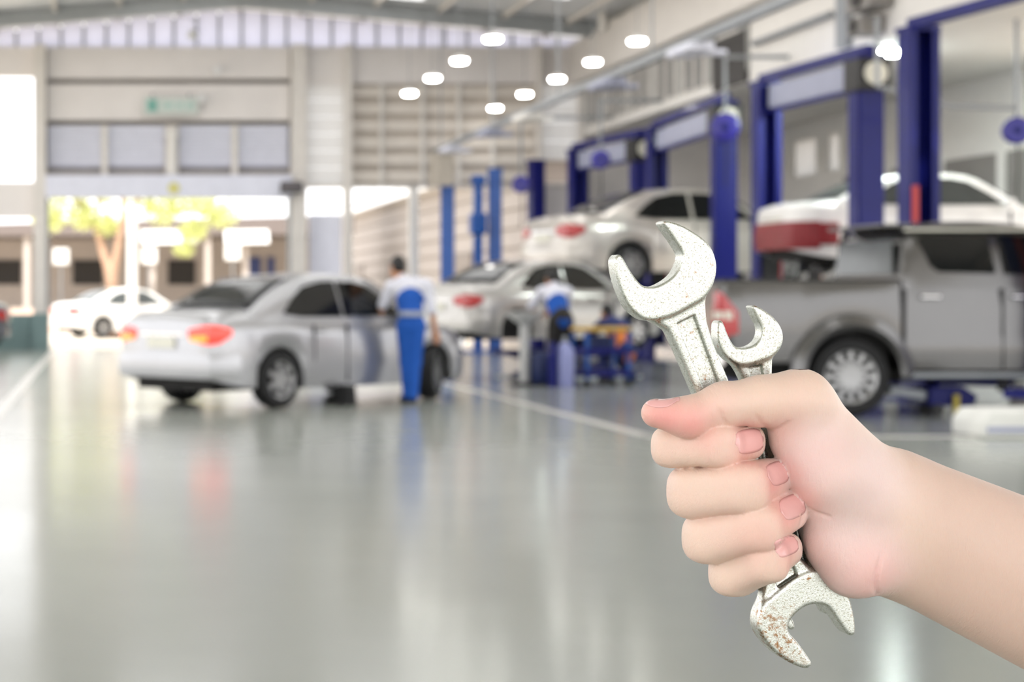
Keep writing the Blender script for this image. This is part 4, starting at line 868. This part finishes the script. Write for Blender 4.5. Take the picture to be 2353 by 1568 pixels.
def wrench_mat(name, rust):
    m = bpy.data.materials.new(name); m.use_nodes = True; nt = m.node_tree; b = nt.nodes['Principled BSDF']; N = nt.nodes.new; Lk = nt.links.new
    tc = N('ShaderNodeTexCoord')
    def noise(sc, det=4.0, rough=0.6):
        n = N('ShaderNodeTexNoise'); n.inputs['Scale'].default_value = sc; n.inputs['Detail'].default_value = det; n.inputs['Roughness'].default_value = rough; Lk(tc.outputs['Object'], n.inputs['Vector']); return n.outputs['Fac']
    def ramp(v, a, c): 
        r = N('ShaderNodeMapRange'); r.inputs[1].default_value = a; r.inputs[2].default_value = c; Lk(v, r.inputs[0]); return r.outputs[0]
    def mixc(fac, A, B):
        x = N('ShaderNodeMix'); x.data_type = 'RGBA'; Lk(fac, x.inputs[0])
        for s, v in ((6, A), (7, B)):
            if isinstance(v, (list, tuple)): x.inputs[s].default_value = v
            else: Lk(v, x.inputs[s])
        return x.outputs[2]
    sp = ramp(noise(1250, 4, 0.8), 0.53, 0.64); rs = ramp(noise(170, 6, 0.75), 0.605, 0.68)
    c = mixc(sp, lin((204, 207, 200)) + [1], lin((132, 126, 98)) + [1]); c = mixc(rs, c, lin((150, 104, 62)) + [1])
    for pos, rad in rust:
        vm = N('ShaderNodeVectorMath'); vm.operation = 'DISTANCE'; Lk(tc.outputs['Object'], vm.inputs[0]); vm.inputs[1].default_value = pos
        d = ramp(vm.outputs['Value'], rad, rad * 0.25); mu = N('ShaderNodeMath'); mu.operation = 'MULTIPLY'; Lk(d, mu.inputs[0]); Lk(ramp(noise(330, 6, 0.8), 0.50, 0.60), mu.inputs[1])
        c = mixc(mu.outputs[0], c, lin((142, 98, 54)) + [1])
    Lk(c, b.inputs['Base Color']); b.inputs['Metallic'].default_value = 0.95
    rr = N('ShaderNodeMapRange'); rr.inputs[3].default_value = 0.16; rr.inputs[4].default_value = 0.36; Lk(noise(300), rr.inputs[0]); Lk(rr.outputs[0], b.inputs['Roughness'])
    bp = N('ShaderNodeBump'); bp.inputs['Strength'].default_value = 0.22; bp.inputs['Distance'].default_value = 0.0005; Lk(noise(2200, 3), bp.inputs['Height']); Lk(bp.outputs[0], b.inputs['Normal'])
    return m
def zc(pts, s, ox, oy): return [(ox + x / s, oy + y / s) for x, y in pts]
UP = zc([(475, 85), (500, 65), (560, 75), (640, 105), (720, 150), (800, 205), (855, 260), (890, 320), (912, 390), (918, 450), (910, 520), (885, 600), (845, 665), (790, 715), (700, 765), (600, 820), (510, 855), (420, 878), (340, 875), (280, 845), (215, 785), (165, 700), (125, 600), (97, 500), (85, 410), (90, 375), (110, 345), (130, 342), (150, 360), (190, 430), (240, 510), (300, 580), (345, 600), (420, 600), (490, 570), (560, 520), (605, 460), (635, 380), (635, 335), (610, 285), (560, 210), (510, 140)], 3.5636, 1380, 490)
LO = zc([(480, 860), (430, 960), (418, 1050), (432, 1120), (480, 1200), (550, 1280), (640, 1350), (740, 1405), (820, 1430), (860, 1420), (880, 1395), (870, 1365), (820, 1290), (750, 1195), (690, 1130), (680, 1090), (690, 1040), (720, 990), (780, 930), (850, 890), (920, 880), (985, 890), (1030, 920), (1080, 990), (1140, 1080), (1190, 1140), (1220, 1150), (1245, 1140), (1255, 1090), (1245, 1000), (1225, 900), (1190, 790), (1130, 690), (1060, 630), (980, 595), (900, 590), (800, 620), (700, 680), (600, 760), (530, 820)], 3.752, 1620, 1150)
SUP = zc([(1210, 770), (1220, 757), (1245, 758), (1300, 785), (1370, 835), (1425, 895), (1455, 950), (1468, 1010), (1460, 1070), (1430, 1130), (1380, 1175), (1300, 1210), (1220, 1237), (1150, 1248), (1080, 1235), (1010, 1190), (960, 1120), (930, 1040), (925, 970), (932, 900), (945, 882), (965, 880), (985, 910), (1010, 980), (1050, 1060), (1090, 1095), (1150, 1100), (1200, 1090), (1250, 1060), (1280, 1015), (1290, 960), (1275, 905), (1245, 850)], 3.5636, 1380, 490)
SLO = [(1785, 1345), (1775, 1380), (1785, 1415), (1806, 1443), (1818, 1440), (1815, 1425), (1803, 1400), (1805, 1380), (1825, 1362), (1850, 1360), (1868, 1368), (1882, 1395), (1890, 1408), (1899, 1400), (1896, 1370), (1880, 1335), (1850, 1315), (1815, 1318)]
SH = [(1492, 738), (1526, 759), (1548, 804), (1589, 898), (1750, 1334), (1747, 1362), (1740, 1395), (1800, 1370), (1890, 1320), (1876, 1308), (1851, 1296), (1833, 1278), (1669, 874), (1632, 785), (1618, 737), (1615, 700), (1617, 677), (1560, 690)]
RC = [(1548, 744), (1609, 890), (1772, 1328), (1779, 1348), (1824, 1320), (1813, 1291), (1644, 880), (1588, 724)]
SSH = [(1675, 830), (1691, 855), (1698, 870), (1712, 900), (1800, 1340), (1830, 1350), (1862, 1335), (1772, 900), (1769, 867), (1770, 827), (1778, 805), (1720, 800)]
SRC = [(1714, 842), (1722, 880), (1815, 1318), (1840, 1312), (1750, 880), (1744, 838)]
big = wrench('larger rust speckled steel open end wrench, its two broad jaws above and below the fist', [UP, LO], SH, RC, 0.0, 0.0056, 0.0046, wrench_mat('wrench_steel_plain', []), 0.00055)
bo = np.array(big.location)
big.data.materials[0] = wrench_mat('wrench_steel_rusty', [(tuple(HP(1768, 1450, 5) - bo), 0.015), (tuple(HP(1800, 1490, 5) - bo), 0.014), (tuple(HP(1748, 1405, 5) - bo), 0.007)])
small = wrench('smaller chipped steel open end wrench behind the larger one', [SUP, SLO], SSH, SRC, -11.0, 0.0046, 0.0038, wrench_mat('wrench_steel_small', []), 0.00055)

# ---- hand: smooth distance field of finger bones and palm pads
res = 0.0008
x0, x1, x2 = HP(1420, 0)[0], HP(2420, 0)[0], HP(3450, 0)[0]
gx = np.concatenate([np.arange(x0, x1, res), np.arange(x1, x2, 0.004)])
gy = np.arange(HAND_Y - 0.034, HAND_Y + 0.068, res); gz = np.arange(HP(0, 2020)[2], HP(0, 845)[2], res)
fld = Field(gx, gy, gz)
def C(f, a, b, ra, rb, k=6, sq=None, p=2.0): f.cap(HP(*a), HP(*b), ra * PM, rb * PM, k * MM, sq, p)
# thumb
C(fld, (1508, 950, 14), (1578, 960, 15), 33, 42, 4); C(fld, (1578, 960, 15), (1665, 930, 15), 42, 46, 5); C(fld, (1665, 930, 15), (1755, 922, 14), 47, 49, 5); C(fld, (1755, 922, 14), (1838, 922, 9), 50, 61, 8)
C(fld, (1838, 922, 9), (1972, 1088, -2), 61, 84, 10)
# thenar, hypothenar, heel
C(fld, (1838, 1012, 7), (1905, 1088, 9), 66, 82, 8); C(fld, (1905, 1088, 9), (1975, 1135, 4), 82, 98, 10)
C(fld, (1918, 1248, 5), (1965, 1288, 6), 68, 76, 8); C(fld, (1965, 1288, 6), (2005, 1284, 2), 76, 78, 8); C(fld, (1930, 1170, 2), (2010, 1200, 0), 78, 92, 10)
C(fld, (1845, 1180, -16), (1965, 1200, -4), 50, 85, 10)
# back of hand and web
for a, b, r1 in (((1655, 1002, -36), (2050, 1140, -12), 50), ((1718, 1105, -39), (2050, 1185, -14), 54), ((1768, 1200, -38), (2050, 1235, -14), 52), ((1806, 1282, -33), (2050, 1270, -12), 46)): C(fld, a, b, r1, 84, 8)
C(fld, (1850, 965, -12), (1705, 990, -34), 55, 50, 8)
# wrist and forearm
C(fld, (2060, 1128, -6), (2700, 1404, -14), 92, 128, 10); C(fld, (2060, 1274, -6), (2700, 1590, -14), 94, 120, 10); C(fld, (2060, 1200, -4), (2700, 1497, -12), 110, 165, 12)
C(fld, (2700, 1404, -14), (3330, 1720, -20), 128, 165, 14); C(fld, (2700, 1590, -14), (3330, 1850, -20), 120, 165, 14); C(fld, (2700, 1497, -12), (3330, 1790, -18), 165, 190, 14)
fing = [[(1657, 1000, -35), (1546, 1028, 0), (1652, 1026, 16), (1714, 1015, 6.5), 48, 44, 43, 41],
        [(1720, 1108, -38), (1596, 1132, 2), (1704, 1122, 18), (1768, 1099, 6), 54, 57, 53, 44],
        [(1770, 1202, -37), (1628, 1238, 2), (1738, 1212, 18), (1807, 1173, 7), 52, 54, 50, 45],
        [(1808, 1284, -32), (1684, 1318, 0), (1758, 1288, 15), (1802, 1262, 7), 46, 49, 45, 38]]
for mcp, pip, dip, tip, r0, r1, r2, r3 in fing:
    g = Field(gx[:int((HP(1900, 0)[0] - x0) / res)], gy, gz)
    C(g, mcp, pip, r0, r1 * 0.94, 4, (1.0, 1.03), 2.5); C(g, pip, dip, r1 * 0.98, r2, 3, (1.0, 1.04), 2.9); C(g, dip, tip, r2, r3, 3, (0.95, 1.02), 2.4)
    n = g.F.shape[0]; fld.mix((slice(0, n), slice(None), slice(None)), g.F, 0.3 * MM)
    del g
def cast(px, py):
    """nearest skin point on the sight line through a pixel"""
    ws = np.arange(33, -60, -0.25); P = np.array([HP(px, py, w) for w in ws]); v = fld.sample(P); i = np.argmax(v < 0)
    return P[i] if v[i] < 0 else None
def cast_dir(o, d, L=0.05):
    ts = np.arange(0, L, 0.0002); P = o[None] + ts[:, None] * d[None]; v = fld.sample(P); i = np.argmax(v < 0)
    return P[i] if v[i] < 0 else None
def grad(p):
    e = 0.0009; q = np.array([p + e * s * np.eye(3)[i] for i in range(3) for s in (1, -1)]); v = fld.sample(q); n = np.array([v[0] - v[1], v[2] - v[3], v[4] - v[5]]); return n / (np.linalg.norm(n) + 1e-12)
# skin folds: shallow grooves carved along lines on the surface
grooves = [([(1560, 907), (1545, 925)], 0.5), ([(1652, 945), (1662, 966), (1668, 978)], 0.45), ([(1738, 955), (1746, 970), (1768, 990)], 0.4), ([(1768, 992), (1790, 985), (1812, 970)], 0.5),
           ([(2014, 1368), (2011, 1345), (2016, 1310), (2026, 1275)], 0.6), ([(1858, 1168), (1880, 1180), (1905, 1188)], 0.3),
           ([(1850, 1170), (1840, 1205), (1842, 1240), (1856, 1290)], 0.8)]
from functools import reduce
for pts, dp in grooves:
    fine = [(a[0] + (b[0] - a[0]) * t, a[1] + (b[1] - a[1]) * t) for a, b in zip(pts[:-1], pts[1:]) for t in (0, 0.5)] + [pts[-1]]
    q = [c for c in (cast(*p) for p in fine) if c is not None]
    for i, (a, b) in enumerate(zip(q[:-1], q[1:])):
        if np.linalg.norm(a - b) > 0.012: continue
        r = dp * MM; sl, X, Y, Z = fld.win(np.minimum(a, b) - r, np.maximum(a, b) + r, 0.004)
        ba = b - a; t = np.clip(((X - a[0]) * ba[0] + (Y - a[1]) * ba[1] + (Z - a[2]) * ba[2]) / max(ba @ ba, 1e-12), 0, 1)
        d = -(np.sqrt((X - a[0] - t * ba[0]) ** 2 + (Y - a[1] - t * ba[1]) ** 2 + (Z - a[2] - t * ba[2]) ** 2) - r * 0.8)
        A = fld.F[sl]; k = 0.0014; h = np.maximum(k - np.abs(A - d), 0) / k; fld.F[sl] = (np.maximum(A, d) + h * h * k * 0.25).astype(np.float32)
V, Q = fld.nets(1, True); org = HP(2050, 1200, -8)
me = mesh_fast('person', V - org, Q)
tint = np.zeros(len(V))
for px, py, w, r, s in ((1530, 965, 26, 75, 1.0), (1590, 985, 28, 70, 0.9), (1735, 1025, 22, 55, 0.85), (1790, 1100, 22, 55, 0.95), (1825, 1175, 22, 58, 0.9), (1815, 1262, 20, 50, 0.55), (1700, 1050, 20, 50, 0.4), (1740, 1235, 22, 60, 0.35), (1990, 1310, 14, 70, 0.5), (1900, 1300, 12, 70, 0.25), (1800, 990, 22, 60, 0.3), (1860, 1060, 20, 80, 0.15)):
    d = np.linalg.norm(V - HP(px, py, w), axis=1) / (r * PM); tint = np.maximum(tint, s * np.exp(-d * d * 1.1))
at = me.attributes.new('tint', 'FLOAT', 'POINT'); at.data.foreach_set('value', tint.astype(np.float32))
pm_ = np.zeros(len(V))
for px, py, w, r in ((1880, 1060, 16, 120), (1950, 1110, 16, 130), (1940, 1220, 12, 120), (1970, 1290, 12, 110)):
    d = np.linalg.norm(V - HP(px, py, w), axis=1) / (r * PM); pm_ = np.maximum(pm_, np.exp(-d ** 4))
at = me.attributes.new('palm', 'FLOAT', 'POINT'); at.data.foreach_set('value', pm_.astype(np.float32))
ar_ = np.clip((V[:, 0] - HP(2010, 0, 5)[0]) / (140 * PM), 0, 1); at = me.attributes.new('arm', 'FLOAT', 'POINT'); at.data.foreach_set('value', ar_.astype(np.float32))
def skin_mat():
    m = bpy.data.materials.new('skin'); m.use_nodes = True; nt = m.node_tree; b = nt.nodes['Principled BSDF']; N = nt.nodes.new; Lk = nt.links.new
    a = N('ShaderNodeAttribute'); a.attribute_name = 'tint'; tc = N('ShaderNodeTexCoord')
    nz = N('ShaderNodeTexNoise'); nz.inputs['Scale'].default_value = 55; nz.inputs['Detail'].default_value = 5; Lk(tc.outputs['Object'], nz.inputs['Vector'])
    m1 = N('ShaderNodeMix'); m1.data_type = 'RGBA'; m1.inputs[6].default_value = lin((230, 206, 186)) + [1]; m1.inputs[7].default_value = lin((234, 200, 186)) + [1]; Lk(nz.outputs['Fac'], m1.inputs[0])
    m2 = N('ShaderNodeMix'); m2.data_type = 'RGBA'; Lk(a.outputs['Fac'], m2.inputs[0]); m2.inputs[7].default_value = lin((236, 158, 152)) + [1]
    for nm, cc, top in (('arm', (218, 188, 172), 1.0), ('palm', (231, 205, 199), 1.0)):
        q = N('ShaderNodeAttribute'); q.attribute_name = nm; x = N('ShaderNodeMix'); x.data_type = 'RGBA'; Lk(q.outputs['Fac'], x.inputs[0]); Lk(m1.outputs[2], x.inputs[6]); x.inputs[7].default_value = lin(cc) + [1]; m1 = x
    Lk(m1.outputs[2], m2.inputs[6])
    Lk(m2.outputs[2], b.inputs['Base Color']); b.inputs['Roughness'].default_value = 0.42; b.inputs['Specular IOR Level'].default_value = 0.5
    b.inputs['Subsurface Weight'].default_value = 0.25; b.inputs['Subsurface Radius'].default_value = (1.0, 0.4, 0.25); b.inputs['Subsurface Scale'].default_value = 0.004
    mp = N('ShaderNodeMapping'); mp.inputs['Scale'].default_value = (1.6, 0.5, 0.5); mp.inputs['Rotation'].default_value = (0, R(25), 0); Lk(tc.outputs['Object'], mp.inputs[0])
    n2 = N('ShaderNodeTexNoise'); n2.inputs['Scale'].default_value = 520; n2.inputs['Detail'].default_value = 6; n2.inputs['Roughness'].default_value = 0.65; Lk(mp.outputs[0], n2.inputs['Vector'])
    bp = N('ShaderNodeBump'); bp.inputs['Strength'].default_value = 0.6; bp.inputs['Distance'].default_value = 0.0008; Lk(n2.outputs['Fac'], bp.inputs['Height']); Lk(bp.outputs[0], b.inputs['Normal'])
    return m
me.materials.append(skin_mat()); hand = bpy.data.objects.new('person', me); COL.objects.link(hand); hand.location = org
tag(hand, 'bare right forearm and fist gripping two steel wrenches in the foreground', 'person')
NAIL = mat('fingernail', (232, 176, 172), 0.22, var=0.06, scale=60, coat=0.3)
def nail_mesh(rows, label=None):
    mb = MB().grid([[tuple(p - org) for p in r] for r in rows]); return mb.build('fingernail', NAIL, hand, smooth=True, solid=0.00016, angle=80)
def nail(cx, cy, ang, L, Wd, pw=3.0):
    c, s = math.cos(R(ang)), math.sin(R(ang)); rows = []
    for u in np.linspace(-1, 1, 13):
        hw_ = (1 - abs(u) ** pw) ** (1 / 2.4) if u > 0 else (1 - abs(u) ** 4) ** (1 / 2.6); hw_ = max(hw_, 0.02); r_ = []
        for v in np.linspace(-1, 1, 9):
            a, b_ = u * L, v * hw_ * Wd; p = cast(cx + a * c - b_ * s, cy + a * s + b_ * c)
            r_.append(None if p is None else p + grad(p) * 0.0001)
        if all(q is not None for q in r_): rows.append(r_)
    if len(rows) > 3: nail_mesh(rows)
nail(1722, 1014, -12, 33, 28); nail(1787, 1088, -20, 24, 27); nail(1821, 1165, -24, 30, 27); nail(1807, 1256, -22, 28, 22)
rows = []
for u in np.linspace(0, 1, 13):
    x = 1478 + 84 * u; yb = 921 + 17 * (1 - abs(2 * u - 0.9) ** 2.2) if u < 0.95 else 922
    yb = max(yb, 921); ys = yb
    while ys > 880 and cast(x, ys - 1) is not None: ys -= 1
    ys = min(ys + 1.5, yb - 2); r_ = [cast(x, yb + (ys - yb) * t) for t in np.linspace(0, 1, 6)]
    if all(q is not None for q in r_): rows.append([q + grad(q) * 0.0002 for q in r_])
if len(rows) > 3: nail_mesh(rows)
